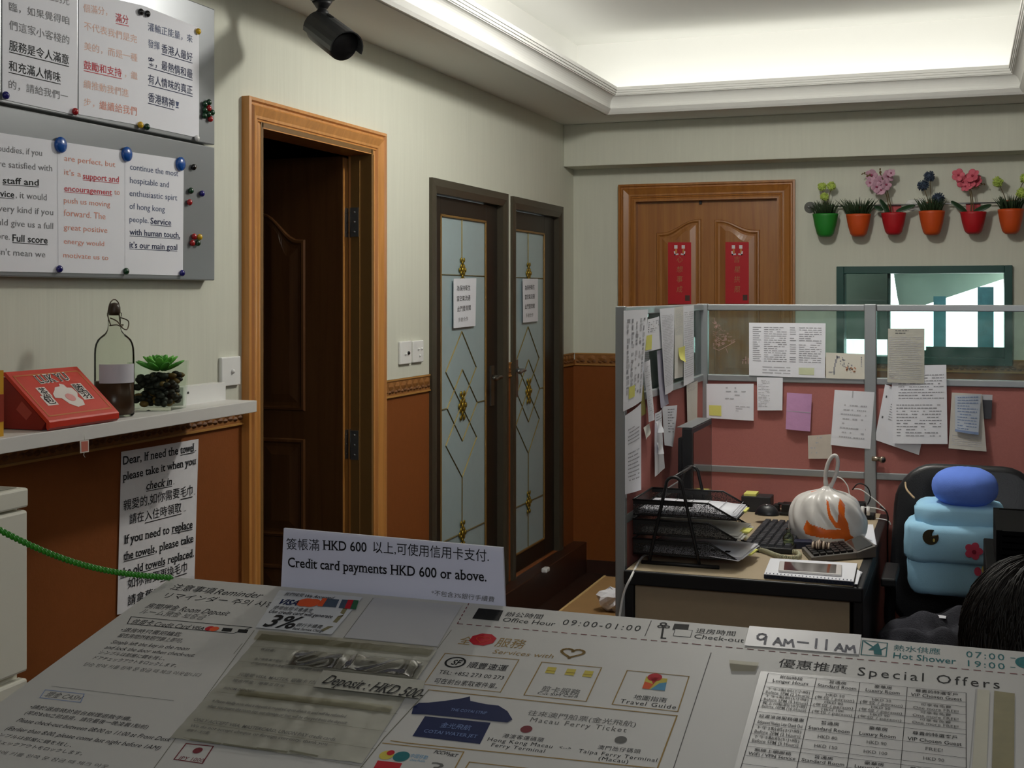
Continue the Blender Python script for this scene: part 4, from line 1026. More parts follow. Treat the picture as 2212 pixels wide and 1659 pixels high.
def D(px, py, z=.74): return ZP(z).hit(px, py)

# wire letter tray
lt = thing('letter_tray', 'black wire three-tier letter tray full of papers on the desk corner', 'tray', (-.75, 3.61, .74))
mesh_m = bpy.data.materials.new('black_wire_mesh'); mesh_m.use_nodes = True
nt = mesh_m.node_tree; b_ = nt.nodes['Principled BSDF']; b_.inputs['Base Color'].default_value = (.006, .006, .007, 1); b_.inputs['Roughness'].default_value = .5
tc = nt.nodes.new('ShaderNodeTexCoord'); wv = nt.nodes.new('ShaderNodeTexVoronoi'); wv.inputs['Scale'].default_value = 420; wv.feature = 'DISTANCE_TO_EDGE'
gt = nt.nodes.new('ShaderNodeMath'); gt.operation = 'LESS_THAN'; gt.inputs[1].default_value = .16
tr_ = nt.nodes.new('ShaderNodeBsdfTransparent'); ms = nt.nodes.new('ShaderNodeMixShader')
nt.links.new(tc.outputs['Object'], wv.inputs['Vector']); nt.links.new(wv.outputs['Distance'], gt.inputs[0]); nt.links.new(gt.outputs[0], ms.inputs[0])
nt.links.new(tr_.outputs[0], ms.inputs[1]); nt.links.new(b_.outputs[0], ms.inputs[2]); nt.links.new(ms.outputs[0], nt.nodes['Material Output'].inputs['Surface'])
for Y in (3.497, 3.733):
    mb = MB()
    arc = [(-.838, .742), (-.832, .78), (-.79, .965)] + [(-.767 + .023 * math.cos(a), .966 + .023 * math.sin(a)) for a in [PI * (1 - k / 8) for k in range(9)]][1:-1] + [(-.744, .965), (-.702, .78), (-.694, .742)]
    mb.tube([(x, Y, z) for x, z in arc], .0048, 8); mb.tube([(-.86, Y, .7455), (-.64, Y, .7455)], .0055, 8)
    mb.build('end_frame', black, lt)
MB().tube([(-.767, 3.497, .989), (-.765, 3.733, .989)], .0045, 8).build('carry_bar', black, lt)
for zt_, nm in ((.920, 0), (.865, 1), (.810, 2)):
    zb_ = zt_ - .042; mb = MB(); wire = MB()
    mb.add([(-.885, 3.50, zb_), (-.60, 3.50, zb_), (-.60, 3.73, zb_), (-.885, 3.73, zb_)], [(0, 1, 2, 3)])
    for Y in (3.50, 3.73):
        mb.add([(-.885, Y, zb_), (-.595, Y, zb_), (-.67, Y, zt_), (-.885, Y, zt_)], [(0, 1, 2, 3)])
        wire.tube([(-.885, Y, zt_), (-.67, Y, zt_), (-.595, Y, zb_ + .002)], .003, 6); wire.bx(-.885, -.715, Y - .002, Y + .002, zt_ - .012, zt_)
    mb.add([(-.885, 3.50, zb_), (-.885, 3.73, zb_), (-.885, 3.73, zt_), (-.885, 3.50, zt_)], [(0, 1, 2, 3)])
    wire.tube([(-.885, 3.50, zt_), (-.885, 3.73, zt_)], .003, 6); wire.tube([(-.595, 3.50, zb_), (-.595, 3.73, zb_)], .003, 6); wire.tube([(-.885, 3.50, zb_), (-.595, 3.50, zb_)], .002, 6)
    f_ = mb.build('tier_mesh', mesh_m, lt); wire.build('tier_rim', black, f_)
R = random.Random(21)
def stack(label, x0, x1, y0, y1, z, n, rz=0, m=paper, extra=None):
    mb = MB(); T = at((x0 + x1) / 2, (y0 + y1) / 2, z, rz)
    w, h = (x1 - x0) / 2, (y1 - y0) / 2
    for i in range(n):
        dx, dy = R.uniform(-.006, .006), R.uniform(-.005, .005); q = T @ at(dx, dy, i * .0022, R.uniform(-1.2, 1.2))
        mb.grid(lambda a, b: Vector(((a * 2 - 1) * w, (b * 2 - 1) * h, -.02 * max(0, a - .72) * (1.3 if i % 2 else .7))), 10, 1, 0, True, q)
    if extra: extra(mb, T, w, h, n * .0022)
    o = mb.build('paper_stack', [m, ink_soft, yellow_note, ink], None, solid=.0012)
    return tag(o, label, 'paper', 'papers in the letter tray')
def ruled(mb, T, w, h, z):
    for k in range(6): mb.grid(lambda a, b: Vector((-w + .02 + k * .048 + a * .0012, (b * 2 - 1) * h * .96, z)), 1, 1, 1, False, T)
    mb.bx(w - .01, w + .012, h - .09, h - .02, -.004, 0, 2, T)
stack('white ruled papers in the top tier of the letter tray', -.868, -.60, 3.512, 3.718, .882, 6, 1, extra=ruled)
stack('grey shaded papers in the middle tier of the letter tray', -.862, -.585, 3.512, 3.720, .827, 5, -1, paper_warm, extra=lambda mb, T, w, h, z: mb.bx(w - .012, w + .014, -.03, .03, .002, .006, 2, T))
def bars(mb, T, w, h, z):
    for k in range(3): mb.bx(w - .13 + k * .042, w - .117 + k * .042, -h + .02, -h + .034, z, z + .0004, 3, T)
    mb.bx(w - .02, w + .012, -.02, .06, -.004, -.001, 2, T)
stack('papers with small dark squares sticking out of the lowest tier', -.850, -.575, 3.508, 3.716, .772, 6, -5, extra=bars)

# monitor seen from its side
mo = thing('monitor', 'black flat monitor seen edge-on at the back of the desk', 'monitor', (-.83, 4.08, .74))
mb = MB().bx(-.832, -.800, 3.905, 4.235, .80, 1.085); mb.bx(-.850, -.832, 3.93, 4.21, .83, 1.05); mb.build('housing', charcoal, mo, .004)
MB().bx(-.8005, -.7985, 3.922, 4.218, .83, 1.068).build('screen', mat('dark_glossy_screen', '0C0809', .06, spec=.6, coat=.5), mo)
MB().bx(-.848, -.80, 3.906, 4.234, 1.0852, 1.0868).build('top_edge', mat('grey_bezel', '6A6C6E', .5), mo)
MB().bx(-.835, -.805, 4.03, 4.11, .745, .83).build('stand', black, mo); MB().lathe([(.10, .741), (.10, .748), (.03, .754)], 24, 0, at(-.80, 4.07, 0), .75, 1.1).build('foot', black, mo)

# keyboard
kb = thing('keyboard', 'dark grey keyboard lying lengthwise along the desk', 'keyboard', (-.54, 3.98, .74))
K0 = D(1622, 1180, .745); kx0, kx1, ky0, ky1 = -.625, -.475, 3.765, 4.215
MB().bx(kx0, kx1, ky0, ky1, .7405, .757).build('case', black, kb, .004)
mb = MB()
for r in range(6):
    for c in range(17):
        x = kx0 + .008 + r * .0232; y = ky0 + .010 + c * .0254
        mb.add([(x + i * .0196 + (.0025 if t and not i else -.0025 if t else 0), y + j * .0215 + (.0025 if t and not j else -.0025 if t else 0), .757 + t * .008) for t in (0, 1) for i, j in ((0, 0), (1, 0), (1, 1), (0, 1))], [(4, 5, 6, 7), (0, 1, 5, 4), (1, 2, 6, 5), (2, 3, 7, 6), (3, 0, 4, 7)])
mb.build('keys', mat('key_grey', '34353A', .55, vary=.1), kb)

ms_ = thing('computer_mouse', 'black arched mouse at the far end of the keyboard', 'mouse', D(1657, 1112, .766))
Q = D(1657, 1112, .766); Q.z = .7665
mb = MB(); mb.lathe([(1e-5, .036), (.012, .035), (.026, .028), (.036, .016), (.041, .004), (.041, 0)], 28, 0, at(Q.x, Q.y, .766, 0), 1.0, .72); mb.build('shell', mat('mouse_black', '1E1F22', .35, spec=.5), ms_)
MB().ball((Q.x, Q.y - .012, .80), (.006, .004, .003), 10, 6).build('wheel', steel, ms_)

bk = MB(); q = YP(4.50).hit(1605, 1094); r = YP(4.50).hit(1668, 1071)
bk.bx(q.x, r.x, 4.46, 4.54, .7405, max(.775, r.z)); tag(bk.build('black_case', charcoal, None, .003), 'black box at the back of the desk under a yellow note pad', 'box')
y0 = YP(4.5).hit(1610, 1070); y1 = YP(4.5).hit(1636, 1070)
tag(MB().bx(y0.x, y1.x, 4.465, 4.535, max(.775, r.z), max(.775, r.z) + .008).build('note_pad', yellow_note), 'yellow note pad on the black box', 'notepad')
q = YP(4.45).hit(1672, 1096); r = YP(4.45).hit(1709, 1080)
mb = MB().bx(q.x, r.x, 4.42, 4.48, .7405, .752).bx(q.x, q.x + .02, 4.43, 4.47, .752, .775).bx(r.x - .03, r.x, 4.42, 4.48, .752, .780).bx(q.x + .012, r.x - .01, 4.44, 4.46, .774, .780)
tag(mb.build('tape_dispenser', black, None, .004), 'small black tape dispenser behind the keyboard', 'dispenser')

# coiled telephone cord
px = [(1578, 1160), (1596, 1158), (1610, 1160), (1621, 1170), (1632, 1184), (1655, 1191), (1678, 1200), (1699, 1205), (1718, 1205), (1727, 1200), (1722, 1193), (1706, 1191), (1683, 1189), (1664, 1185)]
path = smooth_path([D(*p, .748) for p in px], 26)
ln = [0]
for a, b in zip(path, path[1:]): ln.append(ln[-1] + (b - a).length)
hel = []; n = int(ln[-1] / .0006); j = 0
for i in range(n):
    s = ln[-1] * i / n
    while ln[j + 1] < s: j += 1
    t = (s - ln[j]) / (ln[j + 1] - ln[j]); c = path[j].lerp(path[j + 1], t); tg = (path[j + 1] - path[j]).normalized()
    a_ = tg.cross(Vector((0, 0, 1))).normalized(); w = 2 * PI * s / .0050
    hel.append(c + a_ * .0058 * math.cos(w) + Vector((0, 0, 1)) * .0058 * math.sin(w))
tag(MB().tube(hel, .0017, 5).build('coiled_cord', mat('beige_cord', 'A8A488', .5)), 'beige coiled telephone cord looping on the desk', 'cord')

# little glass bottle
B = D(1703, 1189); mbt = thing('small_bottle', 'small square-shouldered glass bottle beside the keyboard', 'bottle', B)
MB().lathe([(.014, .0), (.0165, .002), (.0165, .036), (.0145, .043), (.008, .049), (.0062, .052), (.0062, .060), (.0075, .061), (.0075, .064), (.005, .064)], 24, 0, Matrix.Translation(B + Vector((0, 0, .0008)))).build('glass_body', glass('small_bottle_glass', (.8, .86, .74), 1.35), mbt)
MB().lathe([(1e-5, .003), (.0152, .003), (.0152, .031), (1e-5, .031)], 20, 0, Matrix.Translation(B + Vector((0, 0, .0008)))).build('liquid', mat('pale_liquid', '8E9478', .2, vary=.05), mbt)

# knotted plastic carrier bag
def project(p):
    d = Vector(p) - CAM; z = d.dot(FWD)
    return (1106 + F * d.dot(RGT) / z, HORIZON - F * d.z / z)
def inside(pt_, poly):
    x, y = pt_; c = False
    for (x0, y0), (x1, y1) in zip(poly, poly[1:] + poly[:1]):
        if (y0 > y) != (y1 > y) and x < (x1 - x0) * (y - y0) / (y1 - y0) + x0: c = not c
    return c
BX, BY = -.402, 4.0
bg = thing('plastic_bag', 'knotted white plastic carrier bag with orange print on the desk', 'bag', (BX, BY, .74))
prof_ = [(.0, .001), (.075, .0012), (.100, .008), (.112, .03), (.113, .055), (.108, .085), (.098, .112), (.082, .135), (.056, .150), (.024, .160), (.010, .172)]
pp = smooth_path([Vector((r, z, 0)) for r, z in prof_], 9)
mb = MB(); nA = 400; vs = []
for k, q in enumerate(pp):
    up = max(0, (q.y - .04) / .13)
    for j in range(nA):
        w = 2 * PI * j / nA
        wr = 1 + (.035 + .10 * up) * (math.sin(7 * w + 2.2 * math.sin(3 * w)) * .5 + .5 * math.sin(13 * w + 9 * q.y * 10)) * min(1, q.y * 30) * .6 + .05 * math.sin(2 * w + .7) + .04 * math.sin(3 * w + 30 * q.y)
        vs.append((BX + q.x * wr * math.cos(w) * 1.0 + .004 * up, BY + q.x * wr * math.sin(w) * .82, .7405 + q.y + .004 * math.sin(5 * w + 40 * q.y) * min(1, q.y * 40) * min(1, (0.165 - q.y) * 20 + .2)))
fs = [(k * nA + j, k * nA + (j + 1) % nA, (k + 1) * nA + (j + 1) % nA, (k + 1) * nA + j) for k in range(len(pp) - 1) for j in range(nA)]
bagm = mat('thin_white_plastic', 'D6D2CE', .3, spec=.5, vary=.06, scale=18); ora = mat('orange_print', 'D8641A', .35, spec=.5, vary=.05)
z4 = lambda pts: [(1580 + x / 4.366, 960 + y / 4.366) for x, y in pts]
polys = [z4([(895, 520), (915, 540), (935, 650), (985, 735), (1000, 740), (1012, 640), (1005, 580), (1022, 508), (1072, 570), (1068, 680), (1098, 740), (1120, 850), (1180, 900), (1080, 940), (1060, 885), (1040, 800), (985, 790), (920, 700), (900, 610)]),
         z4([(678, 790), (712, 712), (745, 755), (900, 805), (1060, 800), (1060, 890), (960, 890), (840, 880), (700, 850)]), z4([(735, 437), (790, 420), (815, 420), (800, 436), (750, 450)])]
front = Vector((0, -1, 0))
for f in fs:
    c = sum((Vector(vs[i]) for i in f), Vector()) / 4
    facing = (c - Vector((BX, BY, c.z))).dot(c - CAM) < 0
    mb.f.append(f); mb.sm.append(True); mb.m.append(1 if facing and any(inside(project(c), p) for p in polys) else 0)
mb.v = [Vector(v) for v in vs]
mb.build('bag_body', [bagm, ora], bg)
hp = [YP(BY).hit(*p) for p in ((1786, 1058), (1783, 1030), (1788, 1003), (1797, 987), (1806, 985), (1810, 998), (1807, 1020), (1799, 1042), (1789, 1058))]
mb = MB(); mb.tube(smooth_path(hp, 6), [.0075] * 5 + [.006] * 39 + [.0075] * 5, 8); mb.lathe([(.010, -.012), (.017, -.004), (.014, .006), (.008, .014)], 12, 0, Matrix.Translation(hp[0] + Vector((0, 0, -.004)))); mb.build('tied_handles', bagm, bg)

# calculator
ca = thing('calculator', 'large grey desk calculator with tilted display beside the bag', 'calculator', D(1810, 1195))
c4 = [D(*p, .742) for p in ((1732, 1192), (1753, 1215), (1893, 1204), (1862, 1179))]     # left-back, left-front, right-front, right-back
def cal(s, t, z): return (c4[0] * (1 - t) + c4[1] * t) * (1 - s) + (c4[3] * (1 - t) + c4[2] * t) * s + Vector((0, 0, z))
mb = MB()
def slab(mb, s0, s1, t0, t1, za, zb_, zc, m=0):
    v = [cal(s, t, za) for s, t in ((s0, t0), (s1, t0), (s1, t1), (s0, t1))] + [cal(s, t, zb_ if s == s0 else zc) for s, t in ((s0, t0), (s1, t0), (s1, t1), (s0, t1))]
    mb.add(v, [(3, 2, 1, 0), (4, 5, 6, 7), (0, 1, 5, 4), (1, 2, 6, 5), (2, 3, 7, 6), (3, 0, 4, 7)][:], m)
slab(mb, 0, .70, 0, 1, 0, .014, .018); slab(mb, .70, 1.0, 0, 1, .0, .018, .034, 0)
mb.build('housing', mat('calculator_grey', '6E6A66', .4, .4), ca, .002)
mb = MB(); slab(mb, .72, .96, .08, .92, .018, .0205, .0345); mb.build('display', mat('calculator_display', '3A3A38', .12, spec=.6), ca)
mb = MB()
for i in range(6):
    for j in range(5): slab(mb, .05 + i * .105, .05 + i * .105 + .082, .07 + j * .178, .07 + j * .178 + .135, .014, .0205 + .0006 * i, .0212 + .0006 * i, 0)
mb.build('keys', black, ca)

tag(MB().bx(-.03, .03, -.022, .022, 0, .022, 0, at(*D(1733, 1183), 12)).build('navy_box', mat('navy_card', '161A34', .4), None, .002), 'small navy blue box between the bag and the little bottle', 'box')
Q = D(1772, 1186, .762); mb = MB()
for k in range(9):
    a = -.9 + 1.8 * k / 8
    pts = [Q + Vector((.026 * math.sin(a) + .004 * math.sin(k), .018 * math.cos(t) * math.cos(a * .8), .004 + .020 * math.sin(t) * (1 - .35 * abs(a)))) for t in [PI * i / 8 for i in range(9)]]
    mb.tube(pts, .0034, 6, k % 2)
mb.ball(Q + Vector((0, 0, .018)), (.008, .008, .007), 10, 8, 1)
tag(mb.build('hair_clip', [mat('clip_cream', 'BCA894', .4), mat('clip_brown', '3E2A1E', .4)]), 'brown and cream striped hair clip lying at the calculator edge', 'clip')

# notebook, phone, loose sheets
nb = thing('notebook', 'white spiral notebook lying at the front edge of the desk', 'notebook', D(1750, 1240))
def quad_box(mb, pts, z0, z1, m=0):
    lo = [ZP(z0).hit(*p) if len(p) == 2 else Vector(p) for p in pts]
    hi = [ZP(z1).hit(*p) for p in pts]; lo = [Vector((h.x, h.y, z0)) for h in hi]
    mb.add(lo + hi, [(3, 2, 1, 0), (4, 5, 6, 7), (0, 1, 5, 4), (1, 2, 6, 5), (2, 3, 7, 6), (3, 0, 4, 7)], m); return hi
NB = [(1650, 1240), (1844, 1256), (1852, 1217), (1664, 1206)]
mb = MB(); hi = quad_box(mb, NB, .7405, .752); mb.build('cover', mat('navy_cover', '20283A', .5), nb)
mb = MB(); quad_box(mb, [(1650, 1239.5), (1844, 1255.5), (1852, 1216.5), (1664, 1205.5)], .7522, .7545); mb.build('top_page', paper, nb, .001)
mb = MB()
for k in range(24):
    s = .03 + .94 * k / 23; p0 = hi[0].lerp(hi[1], s)
    mb.tube([p0 + Vector((.0, .005, .0028)), p0 + Vector((.0, -.002, .004)), p0 + Vector((0, -.006, -.003)), p0 + Vector((0, -.004, -.009))], .0012, 5)
mb.build('spiral_binding', mat('blue_wire', '3A4258', .4, .4), nb)
ph = thing('smartphone', 'white smartphone with dark screen lying on the spiral notebook', 'phone', D(1750, 1225, .755))
mb = MB(); quad_box(mb, [(1681, 1231), (1818, 1241), (1819, 1219.5), (1684, 1211.5)], .7548, .7615); mb.build('body', mat('phone_white', 'D0CDCC', .3), ph, .0025)
mb = MB(); quad_box(mb, [(1693, 1231), (1805.5, 1238), (1807, 1219.5), (1695, 1213)], .7615, .7619); mb.build('screen', mat('phone_screen', '120E0E', .05, spec=.6, coat=.6), ph)
for pts, lab in (([(1846, 1262), (1852, 1262), (1861, 1236), (1853, 1231)], 'loose white sheets sticking out under the notebook'), ([(1868, 1168), (1893, 1176), (1884, 1133), (1862, 1134)], 'white folded papers behind the calculator at the desk edge')):
    mb = MB()
    for k in range(4): quad_box(mb, [(x + R.uniform(-2, 2), y + R.uniform(-1, 1)) for x, y in pts], .7402 + k * .003, .7412 + k * .003)
    tag(mb.build('loose_papers', paper), lab, 'paper')

# charger block and cables at the back of the desk
hb = thing('charging_hub', 'black charging block with white plugs by the partition post', 'charger', D(1862, 1090))
q0 = D(1838, 1092); q1 = D(1905, 1100)
MB().bx(q0.x + .01, q0.x + .10, 4.44, 4.50, .7405, .756).build('base', black, hb, .003)
MB().box((q0.x + .045, 4.47, .775), (.05, .045, .04), 0).build('block', black, hb, .006)
for dx in (.062, .080):
    MB().tube([(q0.x + dx, 4.435, .756), (q0.x + dx, 4.435, .785)], .006, 10).build('plug', white_gloss, hb)
cabs = [([(1803, 1029), (1818, 1034), (1829, 1047), (1833, 1058), (1836, 1075)], .0022, 1, 'white cable arching from behind the bag to the charging block'), ([(1841, 1058), (1852, 1046), (1864, 1046), (1876, 1056), (1880, 1075), (1874, 1090)], .0022, 0, 'black cable arching over the charging block'),
        ([(1845, 1056), (1860, 1058), (1880, 1072), (1904, 1092), (1916, 1108), (1919, 1130)], .0020, 1, 'thin white cable running down from the charging block off the desk'), ([(1900, 1094), (1912, 1102), (1918, 1118), (1917, 1160), (1918, 1235)], .003, 0, 'black cable hanging off the desk beside the chair'),
        ([(1855, 1098), (1872, 1096), (1892, 1098), (1912, 1104)], .0022, 1, 'short white cable lying behind the bag'), ([(1892, 1120), (1908, 1122), (1920, 1126), (1924, 1134)], .0022, 1, 'white cable end with a plug hanging over the desk edge')]
for pts, r_, w_, lab in cabs:
    o = MB().tube(smooth_path([YP(4.44).hit(*p) for p in pts], 6), r_, 6).build('cable', white_gloss if w_ else black); tag(o, lab, 'cable', 'charging cables')
wp = [ZP(.744).hit(1402, 1198), ZP(.745).hit(1386, 1205), Vector((-.86, 3.385, .73)), Vector((-.885, 3.375, .66)), Vector((-.897, 3.37, .5)), Vector((-.90, 3.36, .02))]
tag(MB().tube(smooth_path(wp, 8), .0035, 8).build('cable', white_gloss), 'white cable curving down from the letter tray over the desk front', 'cable', 'charging cables')

# ================================================================== RECEPTION COUNTER with its sloping notice board
EDG = lambda px: BD.uv(px, 1302 + (px - 1092) * .0857)
bu0 = BD.uv(360, 1255)[0]; bu1 = .62; vtop = .5 * (BD.uv(500, 1265)[1] + BD.uv(1900, 1372)[1]); vbot = -.62
P_ = BD.p
ct_ = thing('reception_counter', 'reception counter under the sloping notice board', 'counter', ((bu0 + bu1) / 2, 1.2, 0))
def sect(v, off=-.008): q = P_(0, v, off); return (q.y, q.z)
yA, zA = sect(vbot); yB, zB = sect(vtop)
mb = MB(); x0, x1 = bu0 + .015, bu1
vs = [(x, y, z) for x in (x0, x1) for y, z in ((yA, 0), (yB - .004, 0), (yB - .004, zB), (yA, zA))]
mb.add(vs, [(3, 2, 1, 0), (4, 5, 6, 7), (0, 1, 5, 4), (1, 2, 6, 5), (2, 3, 7, 6), (3, 0, 4, 7)]); mb.build('counter_body', wood('counter_veneer', '6A3F20', '7E4E2A'), ct_)

nbd = thing('notice_board', 'large laminated notice board covered in guest information on the reception counter', 'board', P_((bu0 + bu1) / 2, vbot, 0))
lam = mat('laminated_white_board', 'B0AEAA', .5, spec=.25, vary=.03, scale=8)
tape = mat('yellowed_tape', 'A09C84', .22, spec=.5, vary=.12, scale=14, bump=.7, bscale=30)
gold_ink = mat('gold_ink', '8E7442', .7, spec=.12); teal_ink = mat('teal_ink', '1E6468', .7, spec=.12); navy_fill = mat('navy_fill', '101C44', .7, spec=.12); red_fill = mat('crimson_fill', 'A81C28', .7, spec=.12); maroon = mat('maroon_ink', '6A2A30', .7, spec=.12); yel_fill = mat('mustard_fill', 'B8A848', .7, spec=.12); sky_fill = mat('sky_fill', '4A86A8', .7, spec=.12); orange_fill = mat('card_orange', 'C8502A', .7, spec=.12); green_fill = mat('card_green', '2E5A3E', .7, spec=.12); pale_blue = mat('pale_blue_ink', '6A7EA8', .7, spec=.12); ink_b = mat('print_black', '1C1C1C', .7, spec=.12); ink_m = mat('print_grey', '5C5B58', .7, spec=.12); grn_stain = mat('tape_stain', '6E6640', .5, vary=.3, scale=40)
dust_line = mat('dust_line', '62604F', .7, vary=.3)
BM = [lam, ink_b, ink_m, gold_ink, teal_ink, navy_fill, red_fill, maroon, yel_fill, sky_fill, orange_fill, green_fill, pale_blue, dust_line]
mb = MB()
vs = [P_(u, v, o) for o in (-.008, 0) for u, v in ((bu0, vbot), (bu1, vbot), (bu1, vtop), (bu0, vtop))]
mb.add(vs, [(3, 2, 1, 0), (4, 5, 6, 7), (0, 1, 5, 4), (1, 2, 6, 5), (2, 3, 7, 6), (3, 0, 4, 7)])
TB = lambda body, a, b, h, m=1, **k: mb.text(BD, body, a, b, h, m, .0003, **k)
LN = lambda pts, w=.0008, m=2, **k: mb.line(BD, pts, w, m, .0003, **k)
I_ = dict(italic=.2); BB = dict(bold=.014)
# left column: reminder
TB('注意事項', (365, 1273), (456, 1283), 13); TB('Reminder', (461, 1283), (562, 1292), 12, **I_); TB('リマインダー 주의 사항', (350, 1291), (590, 1313), 12, 1)
TB('房間押金', (312, 1313), (380, 1319), 11); TB('Room Deposit', (385, 1320), (490, 1330), 11, **I_); TB('ルーム預金 보증금', (299, 1325), (437, 1339), 11, 2)
LN([(283.5, 1332), (544, 1355), (504, 1368), (275, 1347)], .0012, 1, closed=True)
TB('信用卡 Credit Card', (280, 1347.5), (405, 1358.5), 10); TB('VISA', (411, 1358), (438, 1361), 7, **BB)
mb.disc(BD, (453, 1357.5), .006, .006, 6, .0004); mb.disc(BD, (463, 1358.5), .006, .006, 10, .0005)
for x in (482, 516): mb.quad(BD, [(x - 4, 1363 + (x - 482) * .08), (x + 17, 1364.5 + (x - 482) * .08), (x + 21, 1357.5 + (x - 482) * .08), (x, 1356 + (x - 482) * .08)], 1, .0004)
for body, a, b, h, c, k in (('•退房時只需把鑰匙', (257, 1364), (387, 1375), 9, 1, {}), ('留在房間然後把門鎖上即可。', (252, 1376), (391, 1388.5), 9, 1, {}), ('Simple left the key in the room', (238, 1389.5), (406, 1405), 8, 1, I_), ('and lock the door when check-out.', (224, 1401), (418, 1419), 8, 1, I_),
                            ('シンプルは部屋に鍵を残し、', (211, 1412), (354, 1427), 8, 1, {}), ('ドアチェックアウトをロックします。', (199, 1424), (378, 1442), 8, 1, {}), ('단순 방에 키를 왼쪽 문 잠금 때 체크 아웃합니다', (178, 1438), (430, 1463), 8, 2, {}),
                            ('•請於退房時於前台辦理退款手續。', (61, 1530), (281, 1558), 9, 1, {}), ('(早於8:00之前退房，請在最後一晚凌晨1點前)', (51, 1543), (316, 1575), 9, 1, {}), ('Please check-out between 08:00 to 11:00 at Front Desk', (34, 1558.5), (365, 1602), 9, 1, I_),
                            ('(Earlier than 8:00, please come last night before 1AM)', (11, 1576), (342, 1620), 9, 1, I_), ('シンプルは部屋に鍵を残し、', (-20, 1588), (152, 1614), 8, 1, {}), ('ドアチェックアウトをロックします。', (-36, 1602), (175, 1632), 8, 1, {}), ('단순 방에 키를 왼쪽 문 잠금 때 체크 아웃', (-50, 1622), (230, 1660), 8, 2, {})):
    TB(body, a, b, h, c, **k)
LN([(111, 1482), (375, 1513.5)], .0006, 2); LN([(98, 1490), (182, 1499), (174, 1517), (86, 1507)], .001, 12, closed=True); TB('現金 CASH', (94, 1504), (172, 1512.5), 10, 2, **I_)
LN([(549, 1362), (332, 1660)], .0009, 13); LN([(523, 1390), (505, 1412)], .0006, 13)
LN([(402, 1606), (461, 1612), (437, 1649), (376, 1640)], .0014, 7, closed=True); mb.disc(BD, (427, 1621), .005, .0055, 7, .0004); TB('JPY 1000', (383, 1640), (437, 1646), 8, 7)
# header strip with opening hours
LN([(1013, 1303), (988, 1347)], .0012, 7, dash=(.006, .004)); LN([(988, 1347), (1500, 1391), (2230, 1459)], .0014, 7, dash=(.0075, .0045))
mb.quad(BD, [(1020, 1336), (1077, 1341), (1087.5, 1318.5), (1034, 1313.5)], 1, .0004); LN([(1040, 1329), (1058, 1322), (1072, 1331)], .001, 2, off=.0006) if False else None
TB('辦公時間', (1090, 1331), (1169, 1337.5), 10); TB('Office Hour', (1084, 1342), (1197, 1352), 9); TB('09:00-01:00', (1213, 1349), (1381, 1363.5), 12, track=1.25)
LN([(1407, 1341), (1393, 1374)], .001, 2)
mb.disc(BD, (1433, 1348), .0045, .0045, 1, .0004, r_in=.5); mb.disc(BD, (1426, 1353), .0035, .0035, 1, .0004, r_in=.5); mb.disc(BD, (1441, 1354), .0035, .0035, 1, .0004, r_in=.5); LN([(1433, 1354), (1429, 1378)], .0024, 1); LN([(1429, 1378), (1437, 1378.5)], .0024, 1)
mb.quad(BD, [(1452, 1360), (1486, 1363), (1489, 1349), (1457, 1347)], 1, .0004); mb.quad(BD, [(1455, 1373), (1491, 1376), (1495, 1362), (1459, 1359)], 0, .0005); LN([(1455, 1373), (1491, 1376), (1495, 1362), (1459, 1359)], .0014, 1, closed=True); LN([(1457, 1366.5), (1493, 1369.5)], .0014, 1)
TB('退房時間', (1502, 1367), (1587, 1374), 10); TB('Check-out', (1498, 1378), (1606, 1388), 9)
LN([(1864, 1383), (1917, 1389), (1914, 1418), (1860, 1414)], .0012, 4, closed=True); mb.quad(BD, [(1875, 1404), (1897, 1388), (1903, 1404)], 4, .0004); mb.quad(BD, [(1888, 1413), (1905, 1415), (1904, 1402), (1887, 1401)], 4, .0005); LN([(1868, 1386), (1884, 1396)], .002, 4); LN([(1900, 1405), (1913, 1399)], .0016, 4)
TB('熱水供應', (1930, 1405), (2031, 1414), 12, 4); TB('Hot Shower', (1929, 1421), (2065, 1434.5), 12, 4, bold=.006); TB('07:00', (2087, 1419), (2170, 1426.5), 13, 4, track=1.2); TB('19:00', (2091, 1439), (2171, 1446), 13, 4, track=1.2)
LN([(2184, 1421), (2192, 1421.8)], .0014, 4); LN([(2184, 1441), (2192, 1441.8)], .0014, 4); mb.disc(BD, (2220, 1432), .0125, .0135, 4, .0004, r_in=.7); mb.disc(BD, (2220, 1432), .0085, .009, 4, .0004)
# services block
TB('全', (987, 1391), (1014, 1393.5), 17, 3); u, v = BD.uv(1043, 1382); pts = [(u + .0165 * math.cos(a), v + .0155 * math.sin(a)) for a in [PI / 8 + PI / 4 * k for k in range(8)]]; mb.quad(BD, pts, 6, .0004, False)
hrt = lambda k: [(k * 16 * math.sin(t) ** 3 / 16, k * (13 * math.cos(t) - 5 * math.cos(2 * t) - 2 * math.cos(3 * t) - math.cos(4 * t)) / 16) for t in [2 * PI * i / 28 for i in range(28)]]
mb.line(BD, [(u + x, v + y) for x, y in hrt(.0085)], .0009, 10, .0006, True, inpx=False)
TB('服務', (1067, 1396), (1129, 1401.5), 19, 3); TB('Services with', (1063, 1411), (1194, 1422), 9, 3, italic=.15)
u, v = BD.uv(1236, 1411); mb.line(BD, [(u + x * 1.15, v + y) for x, y in hrt(.0115)], .0034, 3, .0004, True, inpx=False)
LN([(961.5, 1411), (1121, 1425), (1081, 1495), (915, 1478)], .0012, 3, closed=True)
mb.disc(BD, (983.5, 1430.5), .0125, .0125, 1, .0004, r_in=.8); TB('SF', (973, 1435), (993, 1437), 11, 1, bold=.02, italic=.15); TB('順豐速運', (1007, 1442), (1092, 1450), 13, 1, bold=.006)
TB('TEL: +852 273 00 273', (946, 1454.5), (1086, 1468), 8); TB('可在前台索取寄件單。', (935, 1475), (1072, 1488), 11)
